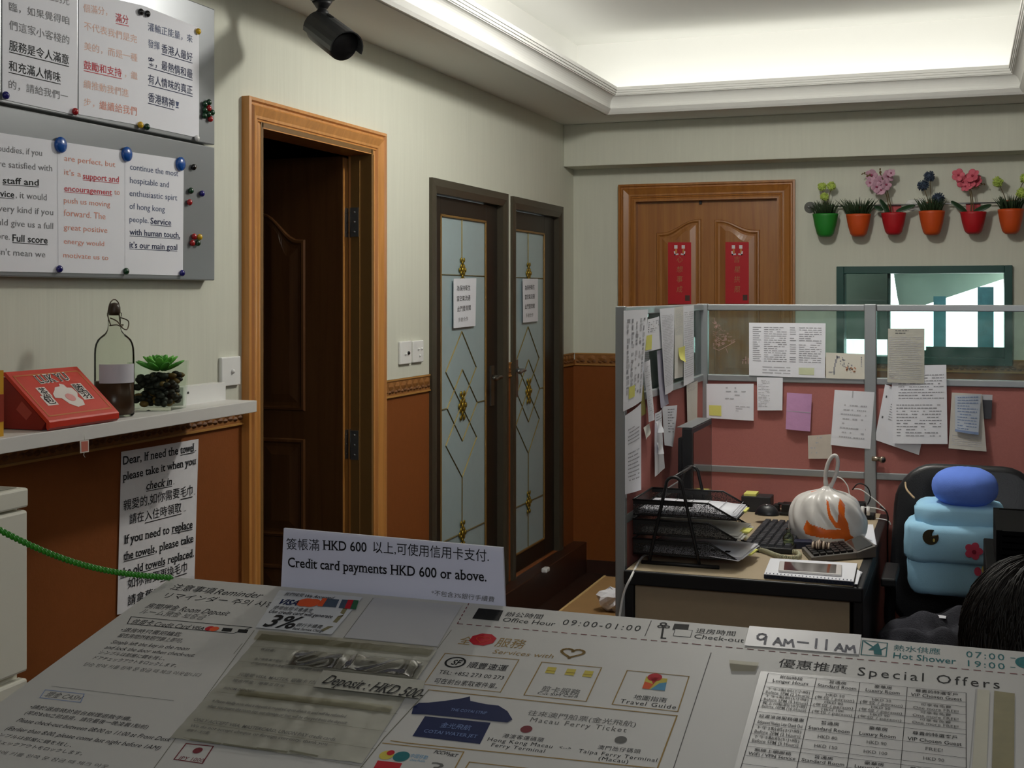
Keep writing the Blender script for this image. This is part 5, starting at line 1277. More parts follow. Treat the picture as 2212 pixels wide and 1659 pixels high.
LN([(1170.5, 1430), (1299.6, 1442), (1266, 1515), (1132, 1501)], .0013, 3, closed=True)
for x, y in ((1190, 1448), (1232, 1452), (1270, 1456)):
    mb.quad(BD, [(x - 13, y + 5), (x + 7, y + 7.5), (x + 13, y - 6), (x - 6, y - 8)], 8, .0004); LN([(x - 9, y), (x + 10, y + 1.5)], .0008, 0, ) if False else mb.line(BD, [(x - 9, y), (x + 10, y + 1.5)], .0009, 3, .0006)
TB('剪卡服務', (1166, 1494), (1249, 1503), 13, 2); TB('Cut SIM Card', (1160, 1499), (1246, 1507.5), 5, 1)
LN([(1355, 1448), (1488.5, 1461), (1464, 1537), (1322.5, 1521)], .0013, 3, closed=True)
mb.quad(BD, [(1387, 1487), (1436, 1492), (1442, 1466), (1396, 1461)], 8, .0004); mb.quad(BD, [(1405, 1489), (1436, 1492), (1440, 1474), (1424, 1476)], 9, .0005); mb.quad(BD, [(1387, 1487), (1402, 1488.5), (1412, 1478), (1393, 1472)], 10, .0005)
mb.disc(BD, (1414.5, 1463), .008, .0085, 6, .0006); mb.quad(BD, [(1411, 1478), (1424, 1464), (1405, 1463)], 6, .0006)
TB('地圖指南', (1367, 1510), (1438, 1518), 10); TB('Travel Guide', (1338, 1518), (1459, 1532), 9, track=1.15)
LN([(926, 1490), (1462.5, 1546), (1420, 1660), (880, 1605), (845, 1600)], .0016, 3); LN([(926, 1490), (830, 1594), (770, 1670)], .0012, 13)
u0, v0 = BD.uv(918, 1547)
mb.quad(BD, [(891, 1590), (1037, 1607), (1060, 1561), (918, 1547)], 5, .0004); mb.text(BD, '金光飛航', (949, 1571), (1014, 1578), 11, 12, .0007); mb.text(BD, 'COTAI WATER JET', (914, 1581.5), (1029, 1594), 7, 12, .0007, serif=True)
sc = [(893, 1526.5), (905, 1518), (926, 1517.5), (960, 1514), (1000, 1508), (1015, 1504), (1016, 1514), (1050, 1521), (1077, 1524), (1096, 1536), (1107, 1554), (1096, 1560.5), (1050, 1556), (1002, 1551), (920, 1543), (889, 1542)]
mb.quad(BD, sc, 5, .0008); mb.text(BD, 'THE COTAI STRIP', (972, 1535), (1050, 1543), 6, 12, .0011)
TB('往來澳門船票(金光飛航)', (1138, 1544.5), (1372, 1570.5), 11, 2); TB('Macau Ferry Ticket', (1144, 1558.5), (1352, 1582), 10, 2, track=1.2)
mb.disc(BD, (1137, 1575), .0062, .0068, 7, .0004); mb.disc(BD, (1341, 1598), .0062, .0068, 2, .0004)
for body, a, b, h in (('港澳客運碼頭', (1084, 1593), (1172, 1603), 9), ('Hong Kong Macau', (1052, 1600), (1192, 1616), 8), ('Ferry Terminal', (1060, 1612), (1175, 1626), 8), ('<-->', (1207, 1617), (1232, 1620), 7), ('澳門氹仔碼頭', (1290, 1618), (1382, 1628), 9), ('Taipa Ferry Terminal', (1248, 1625), (1418, 1646), 8), ('(Macau)', (1292, 1641), (1356, 1649), 8)):
    TB(body, a, b, h, 1, track=1.12)
LN([(827, 1605), (1002, 1624), (978, 1668)], .0014, 3); LN([(1000, 1668), (1014, 1646), (1420, 1690)], .0014, 3)
mb.disc(BD, (835, 1631), .0075, .008, 8, .0004); mb.disc(BD, (844, 1626), .004, .0045, 6, .0006); mb.disc(BD, (867, 1634), .0085, .009, 4, .0004); TB('中國移動', (884, 1636.5), (921, 1641), 9, 9); TB('China Mobile', (884, 1643), (917, 1647), 5, 9); TB('PCCW', (936, 1627), (969, 1631), 7, 1, bold=.02, italic=.2); TB('HKT', (966, 1633), (987, 1635.5), 7, 1, bold=.02, italic=.2)
mb.quad(BD, [(795, 1680), (850, 1686), (869, 1648.5), (816, 1642.5)], 6, .0004); TB('3', (920, 1668), (950, 1671), 24, 2)
LN([(1536, 1410), (1453, 1665)], .0009, 2); LN([(975, 1361), (895, 1468)], .0007, 13)
TB('優惠推廣', (1680, 1440.5), (1828, 1455.5), 18, 1); TB('Special Offers', (1852, 1458.5), (2160, 1488), 18, 1, track=1.25)
bd_o = mb.build('board_sheet', BM, nbd)

# laminated and taped additions
def patch(name, pts, m, extra_mats, draw=None, off=.0007, wav=0.0, label=None, nu=18, nv=10):
    uv = [Vector(BD.uv(*p)) for p in pts]                     # TL TR BR BL
    w = MB()
    def f(s, t):
        q = (uv[0] * (1 - s) + uv[1] * s) * (1 - t) + (uv[3] * (1 - s) + uv[2] * s) * t
        h = off + wav * (math.sin(52 * q.x + 120 * q.y + 3 * math.sin(75 * q.x)) * math.sin(90 * q.y - 85 * q.x) * .5 + .5)
        return BD.p(q.x, q.y, h)
    w.grid(lambda i, j: f(i, 1 - j), nu, nv)
    if draw: draw(w)
    o = w.build(name, [m] + extra_mats, nbd)
    if label: o['label'] = label
    return o
o1 = .0026
lam2 = mat('greyed_laminate_pocket', '8E8C80', .2, spec=.55, vary=.06, scale=16, bump=.5, bscale=26)
def notice(w):
    R = random.Random(4)
    for body, a, b, h in (('敬啟者：', (561, 1404), (593, 1408), 5), ('為了保障 閣下權益，敬請各位住客 於辦理入住手續時', (548, 1425), (720, 1440), 5), ('必須出示有效證件及繳付押金，如有損毀 照價賠償', (540, 1434), (702, 1452), 5),
                          ('只接受 VISA, MASTER, 銀聯卡 付款', (513, 1459), (688, 1478), 6), ('現金押金 : 港幣五百元', (500, 1472), (612, 1484), 6), ('ROOM DEPOSIT', (482, 1488), (548, 1495), 5),
                          ('※ Please kindly note that a deposit is required upon check in and will be refunded', (456, 1516), (746, 1550), 6), ('when you return the room key, any damage or loss will be charged from the deposit', (446, 1527), (748, 1564), 6),
                          ('ONLY ACCEPT VISA, MASTERCARD, UNION PAY credit cards', (416, 1556.5), (722, 1600), 7), ('We do not accept cheque or foreign currency, thank you', (408, 1569), (706, 1610), 6), ('(銀聯卡 / 支付寶)', (400, 1579), (450, 1586), 6)):
        w.text(BD, body, a, b, h, 2, o1, serif='M' not in body, bold=.004)
    for a, b in (((413, 1597), (474, 1606)), ((484, 1607), (552, 1617)), ((556, 1616), (618, 1624)), ((628, 1622), (684, 1633))): w.line(BD, [a, b], .003, 3, o1)
    for k in range(7): w.line(BD, [(540 - 24 * k, 1395 + 33 * k), (930 - 24 * k, 1428 + 38 * k)], .0005, 3, o1)
patch('taped_notice', [(566, 1372), (945, 1406), (782, 1652), (368, 1596)], lam2, [ink_b, ink_m, dust_line], notice, .0008, .0014, 'greyed laminated deposit notice under yellowed tape', 40, 24)
ytape = glass('yellowed_clear_tape', (.93, .91, .80), 1.2)
patch('clear_tape', [(560, 1366), (940, 1402), (925, 1420), (548, 1386)], ytape, [], None, .0027, .0006, 'strip of yellowed tape', 40, 4)
patch('clear_tape', [(640, 1410), (915, 1436), (893, 1468), (616, 1440)], glass('tape_glass', (.95, .94, .88), 1.7), [], None, .0030, .0034, None, 90, 20)
patch('clear_tape', [(520, 1494), (850, 1530), (842, 1544), (508, 1507)], ytape, [], None, .0027, .0004, None, 30, 3)
patch('blank_card', [(806, 1292), (998, 1309), (945, 1398), (742, 1378)], mat('blank_grey_card', 'AAA9AC', .5, vary=.02), [dust_line], lambda w: w.line(BD, [(806, 1292), (742, 1378), (945, 1398)], .0007, 1, .0012), .0009)
def sticker(w):
    q = .0022
    w.text(BD, '我們接受', (612, 1286), (653, 1289), 7, 1, q); w.text(BD, 'We Accepted', (656, 1289.5), (719, 1294.5), 6, 1, q, italic=.15, bold=.012)
    w.text(BD, 'VISA', (599, 1304), (640, 1307.5), 11, 2, q, italic=.2, bold=.03)
    w.disc(BD, (660, 1301), .0115, .0115, 3, q); w.disc(BD, (673, 1302), .0115, .0115, 3, q + .0002)
    w.quad(BD, [(685, 1309), (725, 1312), (733, 1295), (697, 1292)], 4, q); w.quad(BD, [(685, 1309), (696, 1310), (707, 1293), (697, 1292)], 3, q + .0002)
    w.quad(BD, [(731, 1313), (769, 1316), (775, 1297), (739, 1295)], 4, q); w.quad(BD, [(744, 1314), (756, 1315), (764, 1296), (752, 1295.5)], 6, q + .0002); w.quad(BD, [(757, 1315), (769, 1316), (775, 1297), (765, 1296)], 5, q + .0002)
    w.text(BD, '使用信用卡會產生', (587, 1315.5), (672, 1323), 8, 1, q); w.text(BD, 'Use credit card will generate', (579, 1323), (716, 1335), 7, 1, q, italic=.15, bold=.012)
    w.text(BD, '3%', (566, 1352), (632, 1358), 27, 1, q, bold=.02, italic=.1); w.text(BD, '銀行手續費', (637, 1353), (692, 1358), 8, 1, q); w.text(BD, 'Bank Service Charge', (631, 1359.5), (697, 1365.5), 5, 1, q, bold=.012)
    w.line(BD, [(700, 1360), (716, 1352), (736, 1330), (752, 1305)], .006, 7, q - .0004)
patch('payment_sticker', [(604, 1277), (784, 1292), (716, 1374), (552, 1358)], mat('pale_sticker', 'B8BABE', .3, spec=.5, bump=.4, bscale=20), [ink_b, navy_fill, orange_fill, mat('card_blue', '26394E', .5), green_fill, red_fill, grn_stain], sticker, .0012, .0008, 'pale taped sticker with card logos and 3%', 16, 8)
patch('deposit_strip', [(699, 1456), (920, 1479), (908, 1518), (678, 1492)], mat('strip_grey', '8A887E', .2, spec=.5), [ink_b], lambda w: w.text(BD, 'Deposit : HKD 500-', (694, 1475), (908, 1509), 20, 1, .0058, serif=True, italic=.25, bold=.004, res=3), .005, .0, 'grey taped strip reading Deposit : HKD 500-')
hand = mat('blue_black_pen', '141838', .6)
def times(w):
    S_ = lambda pts, wd=.0026: w.line(BD, pts, wd, 1, .0017)
    S_([(1655, 1375), (1653, 1370.5), (1647, 1368.5), (1641, 1369.5), (1636.5, 1373.5), (1637, 1378.5), (1642, 1381), (1649, 1380), (1655, 1375), (1652, 1390)])
    for x, y in ((1671, 1391), (1804, 1404)):
        S_([(x, y), (x + 10, y - 13), (x + 17, y + 2)]); S_([(x + 4, y - 5), (x + 14, y - 3)]); S_([(x + 22, y + 3), (x + 25, y - 10), (x + 31, y - 2), (x + 40, y - 9), (x + 43, y + 5)])
    S_([(1724, 1386), (1745, 1388)]); S_([(1764, 1380), (1762, 1399)]); S_([(1786, 1382), (1784, 1402)])
patch('checkout_time_strip', [(1619, 1354), (1861, 1373), (1855, 1416), (1608, 1396)], mat('strip_white', 'B0AEB0', .4), [hand], times, .0012, 0, 'white strip with handwritten 9AM - 11AM')
def table(w):
    uL = lambda y: 1658 - (y - 1464) * .25
    V = lambda yz: BD.uv(1500 + (490 - (yz - 540) * .25) / 3.107, 1290 + yz / 3.107)[1]
    us = [BD.uv(x, y)[0] for x, y in ((1656, 1470), (1764, 1466), (1858, 1475), (1960, 1487), (2087, 1500))]
    R_ = [520, 578, 606, 655, 703, 748, 778, 862, 924, 984, 1012, 1072, 1130, 1190]; vsr = [V(y) for y in R_]
    q = .0017
    for i, v in enumerate(vsr): w.line(BD, [(us[0], v), (us[4], v)], .0005, 1, q, inpx=False)
    for u in us: w.line(BD, [(u, vsr[0]), (u, vsr[-1])], .0006, 1, q, inpx=False)
    head = [('附加時段', 'Longer Hours'), ('普通房', 'Standard Room'), ('豪華房', 'Luxury Room'), ('尊貴的特選客戶', 'VIP Chosen Guest')]
    body = [[('下午2點前(2小時)', 'Before 2PM (2 Hours)'), ('HKD 50', '(每位 / person)'), ('HKD 30', '(每位 / person)'), ('可享有免費', 'One more FREE!')],
            [('下午5點前(5小時)', 'Before 5PM (5 Hours)'), ('HKD 80', '(每位 / person)'), ('HKD 50', '(每位 / person)'), ('可享有免費', 'One more FREE!')],
            [('晚上10點前(10小時)', 'Before 10PM (10 Hours)'), ('HKD 100', '(每位 / person)'), ('HKD 90', '(每位 / person)'), ('可享有免費', 'One more FREE!')]]
    late = [[('延遲退房服務優惠', 'Advanced Notice Late Check Out')] + head[1:], [('下午2點前(2小時)', 'Before 2PM (2 Hours)'), ('HKD 80', ''), ('HKD 90', ''), ('FREE!', '')], [('下午5點前(5小時)', 'Before 5PM (5 Hours)'), ('HKD 150', ''), ('HKD 100', ''), ('HKD 90', '')]]
    wifi = [[('無線上網服務', 'WiFi / VPN Service')] + head[1:]]
    for r, cells in ((0, head), (2, body[0]), (3, body[1]), (4, body[2]), (6, late[0]), (7, late[1]), (8, late[2]), (10, wifi[0])):
        v1, v0 = vsr[r], vsr[r + 1]; h = v1 - v0
        for c, (a, b) in enumerate(cells):
            um = (us[c] + us[c + 1]) / 2; wd = us[c + 1] - us[c]
            for k, s in enumerate((a, b)):
                if not s: continue
                n = sum(1.9 if ord(ch) > 255 else 1 for ch in s); ww = min(wd * .88, n * .0031)
                vb = v1 - h * (.44 if k == 0 else .90) if b else v1 - h * .68
                w.text(BD, s, (um - ww / 2, vb), (um + ww / 2, vb), min(.0062, h * .33), 1 if r in (0, 6, 10) else 2, q, bold=.006, inpx=False)
patch('price_table', [(1643, 1452), (2108, 1486), (2092, 1680), (1580, 1680)], mat('table_paper', 'AAA8A6', .28, spec=.5, vary=.03), [ink_b, ink_m], table, .0012, 0, 'laminated price table', 10, 8)
patch('clear_tape', [(1575, 1428), (1640, 1434), (1632, 1453), (1580, 1452)], ytape, [], None, .0016)
patch('stained_tape', [(2148, 1494), (2192, 1500), (2190, 1690), (2142, 1690)], grn_stain, [], None, .0010, .0004, 'brownish stained strip of old tape')
patch('clear_tape', [(2112, 1490), (2138, 1493), (2130, 1690), (2098, 1690)], mat('pale_tape', 'A8A493', .3), [], None, .0009)

# folded credit card sign standing behind the board
sgn = thing('credit_card_sign', 'white laminated sign about credit card payments standing behind the notice board', 'sign', (-.70, 1.50, 1.10))
a = YP(1.497).hit(607, 1275); b = YP(1.493).hit(1091, 1306)
EX = Vector((b.x - a.x, b.y - a.y, 0)).normalized()
SG = Plane((a.x, a.y, 0), EX, (0, 0, 1))
W_ = (b - a).length
mb = MB(); c = [SG.uv(*p) for p in ((606, 1290), (1091, 1318), (1086, 1183), (613, 1141))]
mb.add([SG.p(u, v, -.004 + k) for k in (0, .004) for u, v in c], [(3, 2, 1, 0), (4, 5, 6, 7), (0, 1, 5, 4), (1, 2, 6, 5), (2, 3, 7, 6), (3, 0, 4, 7)])
SR = dict(bold=.012, serif=True, res=3)
for body, p, q, h, k in (('簽帳滿', (619, 1187), (690, 1190), 23, {}), ('HKD 600', (697, 1187), (792, 1192), 20, SR), ('以上,可使用信用卡支付.', (806, 1194), (1056, 1214), 24, {}), ('Credit card payments HKD 600 or above.', (622, 1224), (1051, 1256), 20, SR), ('*不包含3%銀行手續費', (932, 1286), (1068, 1301), 11, dict(italic=.1))):
    mb.text(SG, body, p, q, h, 1 if h > 12 else 2, .0006, **k)
mb.build('card', [mat('bluish_white_card', 'C6C6D4', .5, vary=.02), ink, ink_m], sgn)
mb = MB(); d = [(c[0][0] - .003, c[0][1]), (c[1][0] + .002, c[1][1]), (c[2][0] + .002, c[2][1] + .004), (c[3][0] - .003, c[3][1] + .004)]
mb.add([SG.p(u, v, .0012) for u, v in d], [(0, 1, 2, 3)]); mb.build('laminate_sleeve', glass('laminate_film', (.97, .97, .97), 1.25), sgn)
MB().bx(a.x + .01, b.x - .01, 1.50, 1.53, .0, 1.098).build('support_ledge', bpy.data.materials['counter_veneer'], ct_)

# green twisted pen cord from the left to the corner of the board
A = CAM + ray(-70, 1108) * 1.55; B = BD.hit(372, 1257) + BD.n * .006
mb = MB(); d = (B - A).normalized(); n1 = d.orthogonal().normalized(); n2 = d.cross(n1); L = (B - A).length; N_ = int(L / .0013)
for k in range(2):
    mb.tube([A + d * (L * i / N_) - Vector((0, 0, .02 * math.sin(PI * i / N_))) + (n1 * math.cos(2 * PI * i * .0013 / .011 + PI * k) + n2 * math.sin(2 * PI * i * .0013 / .011 + PI * k)) * .0020 for i in range(N_ + 1)], .0024, 6)
tag(mb.build('twisted_cord', mat('green_twisted_plastic', '2E7E1C', .35, spec=.5, vary=.12)), 'green twisted plastic cord running to the corner of the notice board', 'cord')

# ================================================================== CHAIR, CUSHION, JACKET
def rrect(w, h, r, n=6, taper=0.0):
    pts = []
    for cx, cy, a0 in ((w - r, -h + r, -90), (w - r, h - r, 0), (-w + r, h - r, 90), (-w + r, -h + r, 180)):
        for k in range(n + 1):
            a = math.radians(a0 + 90 * k / n); x, y = cx + r * math.cos(a), cy + r * math.sin(a)
            pts.append((x * (1 - taper * (y / h + 1) / 2), y))
    return pts
leather = mat('black_leather', '17171A', .38, spec=.5, vary=.1, bump=.25, bscale=300)
ch = thing('office_chair', 'black padded office chair behind the desk', 'chair', (.03, 4.0, 0))
CB = YP(4.16); hc = CB.hit(2082, 1009) + Vector((.014, 0, 0))
Mb_ = at(hc.x, 4.20, hc.z - .26, 0) @ Matrix.Rotation(math.radians(84), 4, 'X')
mb = MB(); mb.prism(rrect(.245, .26, .13, 7, .12), -.035, .035, 0, Mb_, True); mb.build('backrest', leather, ch, .02, 3)
mb = MB(); mb.prism(rrect(.225, .23, .08), -.04, .035, 0, at(hc.x, 3.95, .46)); mb.build('seat', leather, ch, .02, 3)
MB().tube([(hc.x, 4.0, .42), (hc.x, 4.0, .10)], .028, 14).build('column', black, ch)
MB().bx(hc.x - .03, hc.x + .03, 4.0, 4.26, .41, .43).bx(hc.x - .03, hc.x + .03, 4.22, 4.26, .42, .62).build('back_bracket', black, ch, .004)
for k in range(5):
    a = 2 * PI * k / 5 + .3; e = Vector((hc.x + .23 * math.cos(a), 4.0 + .23 * math.sin(a), .085))
    l = MB().tube([(hc.x, 4.0, .12), e], [.024, .016], 10).build('leg', black, ch)
    MB().lathe([(.027, -.02), (.03, -.012), (.03, .012), (.027, .02)], 16, 0, Matrix.Translation(e - Vector((0, 0, .054))) @ Matrix.Rotation(PI / 2, 4, 'Y')).tube([e, e - Vector((0, 0, .05))], .008, 8).build('caster', black, l)
for sx_ in (-1, 1):
    x = hc.x + sx_ * .222
    MB().tube(smooth_path([(x - sx_ * .05, 4.0, .44), (x, 4.0, .5), (x, 3.98, .60), (x, 3.92, .645)]), .016, 10).bx(x - .022, x + .022, 3.86, 4.10, .645, .67).build('armrest', black, ch, .006)

# soft blue bundle: folded printed blanket with a round plain cushion on it
fleece = mat('light_blue_fleece', 'A4D4F0', .95, spec=.1, vary=.10, scale=9, bump=.2, bscale=500)
fleece2 = mat('plain_blue_plush', '6C8CE6', .95, spec=.1, vary=.10, scale=20, bump=.2, bscale=500)
coco = mat('brown_print', '39301F', .9); pinkp = mat('pink_flower_print', 'D04A66', .9, vary=.15, scale=40); pinkd = mat('dark_pink_print', '8A1E38', .9); yelp = mat('yellow_print', 'C8B868', .9); plum_ = mat('violet_print', '6A4A82', .9)
FP = 3.93
fx = lambda px, y=FP: YP(y).uv(px, 1100)[0]
fz = lambda py, y=FP: YP(y).uv(2050, py)[1]
bl = thing('folded_blanket', 'light blue folded fleece blanket with flower and circle prints on the chair', 'blanket', (fx(2060), FP + .08, fz(1290)))
def pillow(mb, x0, x1, y0, y1, z0, z1, mat_i=0, pw=.35, dent=.0, seed=0, nu=30, nv=18, power=.55):
    cx, cy, cz = (x0 + x1) / 2, (y0 + y1) / 2, (z0 + z1) / 2; rx, ry, rz = (x1 - x0) / 2, (y1 - y0) / 2, (z1 - z0) / 2
    sg = lambda v, e: math.copysign(abs(v) ** e, v); vs = []
    for j in range(nv + 1):
        ph_ = -PI / 2 + PI * j / nv
        for i in range(nu):
            th = 2 * PI * i / nu
            k = 1 + dent * math.sin(4 * th + seed) * math.sin(3 * ph_ + seed) + dent * .6 * math.sin(9 * th + 2 * seed + 4 * ph_)
            vs.append((cx + rx * k * sg(math.cos(ph_), power) * sg(math.cos(th), power), cy + ry * k * sg(math.cos(ph_), power) * sg(math.sin(th), power), cz + rz * k * sg(math.sin(ph_), power)))
    return mb.add(vs, [(j * nu + i, j * nu + (i + 1) % nu, (j + 1) * nu + (i + 1) % nu, (j + 1) * nu + i) for j in range(nv) for i in range(nu)], mat_i, True)
def printed(mb, cpx, cpy, pts, m, off, layer):
    """Printed motif wrapped on the front of a blanket fold."""
    X, Z = fx(cpx), fz(cpy); skin_ = [v for v in mb.v[:30 * 19] if v.y < layer[2] + .1]
    def yy(x, z):
        near = sorted(skin_, key=lambda v: (v.x - x) ** 2 + (v.z - z) ** 2)[:4]
        return min(v.y for v in near) - off * .6
    vs = [(X, yy(X, Z), Z)] + [(X + x, yy(X + x, Z + z), Z + z) for x, z in pts]; n = len(pts)
    mb.add(vs, [(0, 1 + (i + 1) % n, 1 + i) for i in range(n)], m)
lay = [(fx(1958), fx(2170), FP - .02, FP + .2, fz(1290), fz(1198), .34), (fx(1954), fx(2168), FP - .03, FP + .2, fz(1222), fz(1130), .34), (fx(1974), fx(2170), FP - .01, FP + .2, fz(1148), fz(1092), .4)]
for i, l in enumerate(lay):
    mb = MB(); pillow(mb, *l[:6], dent=.03, seed=i * 1.7, power=l[6])
    circ = lambda r, k=1.0, n=20: [(r * math.cos(2 * PI * j / n), r * k * math.sin(2 * PI * j / n)) for j in range(n)]
    flow = [(r * math.cos(a), r * math.sin(a)) for a, r in [(2 * PI * j / 40, .026 * (.72 + .28 * abs(math.cos(2.5 * 2 * PI * j / 40)))) for j in range(40)]]
    if i == 1:
        printed(mb, 2011, 1158, circ(.0225), 1, .004, l); printed(mb, 2018, 1164, circ(.003, 1.8), 4, .0055, l); printed(mb, 2103, 1182, flow, 2, .004, l); printed(mb, 2104, 1184, circ(.006), 3, .0055, l)
    if i == 0:
        printed(mb, 2112, 1221 + 6, circ(.010, 1.3), 2, .004, l); printed(mb, 2128, 1216 + 6, circ(.010, 1.4), 4, .004, l); pass
    if i == 2:
        pass
    mb.build('fold', [fleece, coco, pinkp, pinkd, yelp, plum_], bl)
cu = MB(); pillow(cu, fx(2012), fx(2158), FP - .02, FP + .16, fz(1100), fz(1014), dent=.012, seed=2.0, power=.85)
tag(cu.build('round_cushion', fleece2), 'plain blue rounded plush cushion on top of the folded blanket', 'cushion')
st = MB().tube(smooth_path([(fx(1974), FP + .03, fz(1083)), (fx(1955), FP + .12, fz(1075)), (fx(1948), FP + .24, fz(1072))]), .003, 6)
tag(st.build('elastic_strap', mat('beige_elastic', 'B09878', .8)), 'thin beige elastic strap round the left side of the chair back', 'strap')

# dark jacket heaped on the seat
jw = mat('charcoal_wool', '3A3A40', .95, spec=.1, vary=.25, scale=60, bump=.8, bscale=240)
jk = thing('jacket', 'dark grey wool jacket heaped on the chair seat', 'jacket', (fx(2030, 3.75), 3.78, .5))
def jac(i, j):
    x0, x1 = fx(1906, 3.72), fx(2200, 3.72)
    u, v = i, j
    x = x0 + (x1 - x0) * u + .02 * math.sin(7 * v + 2 * u)
    y = 3.60 + .30 * v + .02 * math.sin(9 * u + 3 * v)
    e = math.sin(PI * min(1, max(0, u))) ** .5
    fold = .018 * math.sin(15 * v + 5 * u + 2 * math.sin(6 * u)) + .010 * math.sin(24 * u + 9 * v)
    z = .505 + e * (.035 + .05 * v) + fold * e - .12 * max(0, .3 - v) * 3
    return (x, y, z)
mb = MB(); mb.grid(jac, 60, 50); mb.build('cloth', jw, jk, solid=.006)
q = Vector(jac(.42, .80)); mb = MB(); mb.box((0, 0, .002), (.032, .010, .001), 0, at(q.x, q.y - .03, q.z + .006, -8, 35)); mb.build('white_label', paper, jk)

# black slatted letter organiser on a dark side cabinet, right edge
sc_ = thing('side_cabinet', 'dark side cabinet at the right edge behind the counter', 'cabinet', (.42, 2.9, 0))
TRY = 2.85; tx0 = YP(TRY).uv(2152, 1150)[0]; tz1 = YP(TRY + .3).uv(2160, 1097)[1]; tz0 = YP(TRY).uv(2160, 1236)[1]
MB().bx(tx0 - .02, tx0 + .50, TRY - .05, TRY + .40, 0, tz0 - .002).build('carcass', black_matte, sc_, .003)
ot = thing('file_organiser', 'black slatted desktop file organiser at the right edge', 'organiser', (tx0 + .15, TRY + .14, tz0))
MB().bx(tx0, tx0 + .012, TRY, TRY + .30, tz0, tz1).bx(tx0 + .33, tx0 + .342, TRY, TRY + .30, tz0, tz1).bx(tx0, tx0 + .342, TRY + .29, TRY + .30, tz0, tz1).build('frame', black_matte, ot)
k = 7
for i in range(k):
    z = tz0 + .004 + (tz1 - tz0 - .008) * i / (k - 1)
    MB().bx(tx0 + .012, tx0 + .33, TRY + .005, TRY + .29, z - .002, z + .002).bx(tx0 + .012, tx0 + .33, TRY, TRY + .005, z - .006, z + .003).build('shelf', black_matte, ot)

# ================================================================== PERSON seated behind the counter, only the dark hair shows
HD = Vector((.098, 1.80, 1.045))
pr = thing('person', 'person with dark hair seated behind the counter facing away', 'person', (.10, 1.78, 0))
sk = bpy.data.meshes.new('body'); 
J = {}
hx, hy = HD.x, HD.y
jt = [('pelvis', (hx, hy - .02, .50), .135), ('waist', (hx, hy - .02, .62), .115), ('chest', (hx, hy - .01, .76), .135), ('neck', (hx, hy, .885), .055), ('skull', (hx, hy + .01, .985), .075), ('crown', (hx, hy + .01, 1.09), .085),
      ('sl', (hx - .17, hy, .815), .06), ('el', (hx - .21, hy + .08, .60), .043), ('wl', (hx - .12, hy + .27, .66), .030), ('hl', (hx - .10, hy + .34, .665), .032),
      ('sr', (hx + .17, hy, .815), .06), ('er', (hx + .21, hy + .08, .60), .043), ('wr', (hx + .12, hy + .27, .66), .030), ('hr', (hx + .10, hy + .34, .665), .032),
      ('hipl', (hx - .10, hy + .02, .50), .095), ('kl', (hx - .12, hy + .40, .50), .062), ('al', (hx - .12, hy + .42, .09), .042), ('fl', (hx - .12, hy + .56, .045), .036),
      ('hipr', (hx + .10, hy + .02, .50), .095), ('kr', (hx + .12, hy + .40, .50), .062), ('ar', (hx + .12, hy + .42, .09), .042), ('fr', (hx + .12, hy + .56, .045), .036)]
ed = [('pelvis', 'waist'), ('waist', 'chest'), ('chest', 'neck'), ('neck', 'skull'), ('skull', 'crown'), ('chest', 'sl'), ('sl', 'el'), ('el', 'wl'), ('wl', 'hl'), ('chest', 'sr'), ('sr', 'er'), ('er', 'wr'), ('wr', 'hr'),
      ('pelvis', 'hipl'), ('hipl', 'kl'), ('kl', 'al'), ('al', 'fl'), ('pelvis', 'hipr'), ('hipr', 'kr'), ('kr', 'ar'), ('ar', 'fr')]
names = [j[0] for j in jt]; base = Vector((.10, 1.78, 0))
verts = [Vector(j[1]) - base for j in jt]; edges = [(names.index(a), names.index(b)) for a, b in ed]; radii = [j[2] for j in jt]
for side, sgn_ in (('hl', -1), ('hr', 1)):                    # five fingers on each hand, slightly curled
    h = verts[names.index(side)]
    for k, (dx, l1, l2) in enumerate(((-.026, .040, .03), (-.009, .046, .034), (.008, .043, .032), (.024, .034, .026), (-.034 * 1, .022, .024))):
        x = dx * -sgn_
        i0 = names.index(side); st_ = len(verts)
        b0 = h + Vector((x, .038 if k < 4 else .0, .0)); verts += [b0, b0 + Vector((x * .15 if k < 4 else x * .9, l1 if k < 4 else .022, -.004)), b0 + Vector((x * .2 if k < 4 else x * 1.4, (l1 if k < 4 else .022) + l2 * .8, -.022))]
        radii += [.010, .009, .008]; edges += [(i0, st_), (st_, st_ + 1), (st_ + 1, st_ + 2)]
sk.from_pydata([tuple(v) for v in verts], edges, []); sk.update()
body = bpy.data.objects.new('body', sk); COL.objects.link(body); put(body, base, pr)
md = body.modifiers.new('skin', 'SKIN'); 
for i, d in enumerate(sk.skin_vertices[0].data): d.radius = (radii[i], radii[i]); d.use_root = (i == 0)
sd = body.modifiers.new('smooth', 'SUBSURF'); sd.levels = sd.render_levels = 2
sk.materials.append(mat('skin', 'B88868', .55, spec=.4, vary=.04))
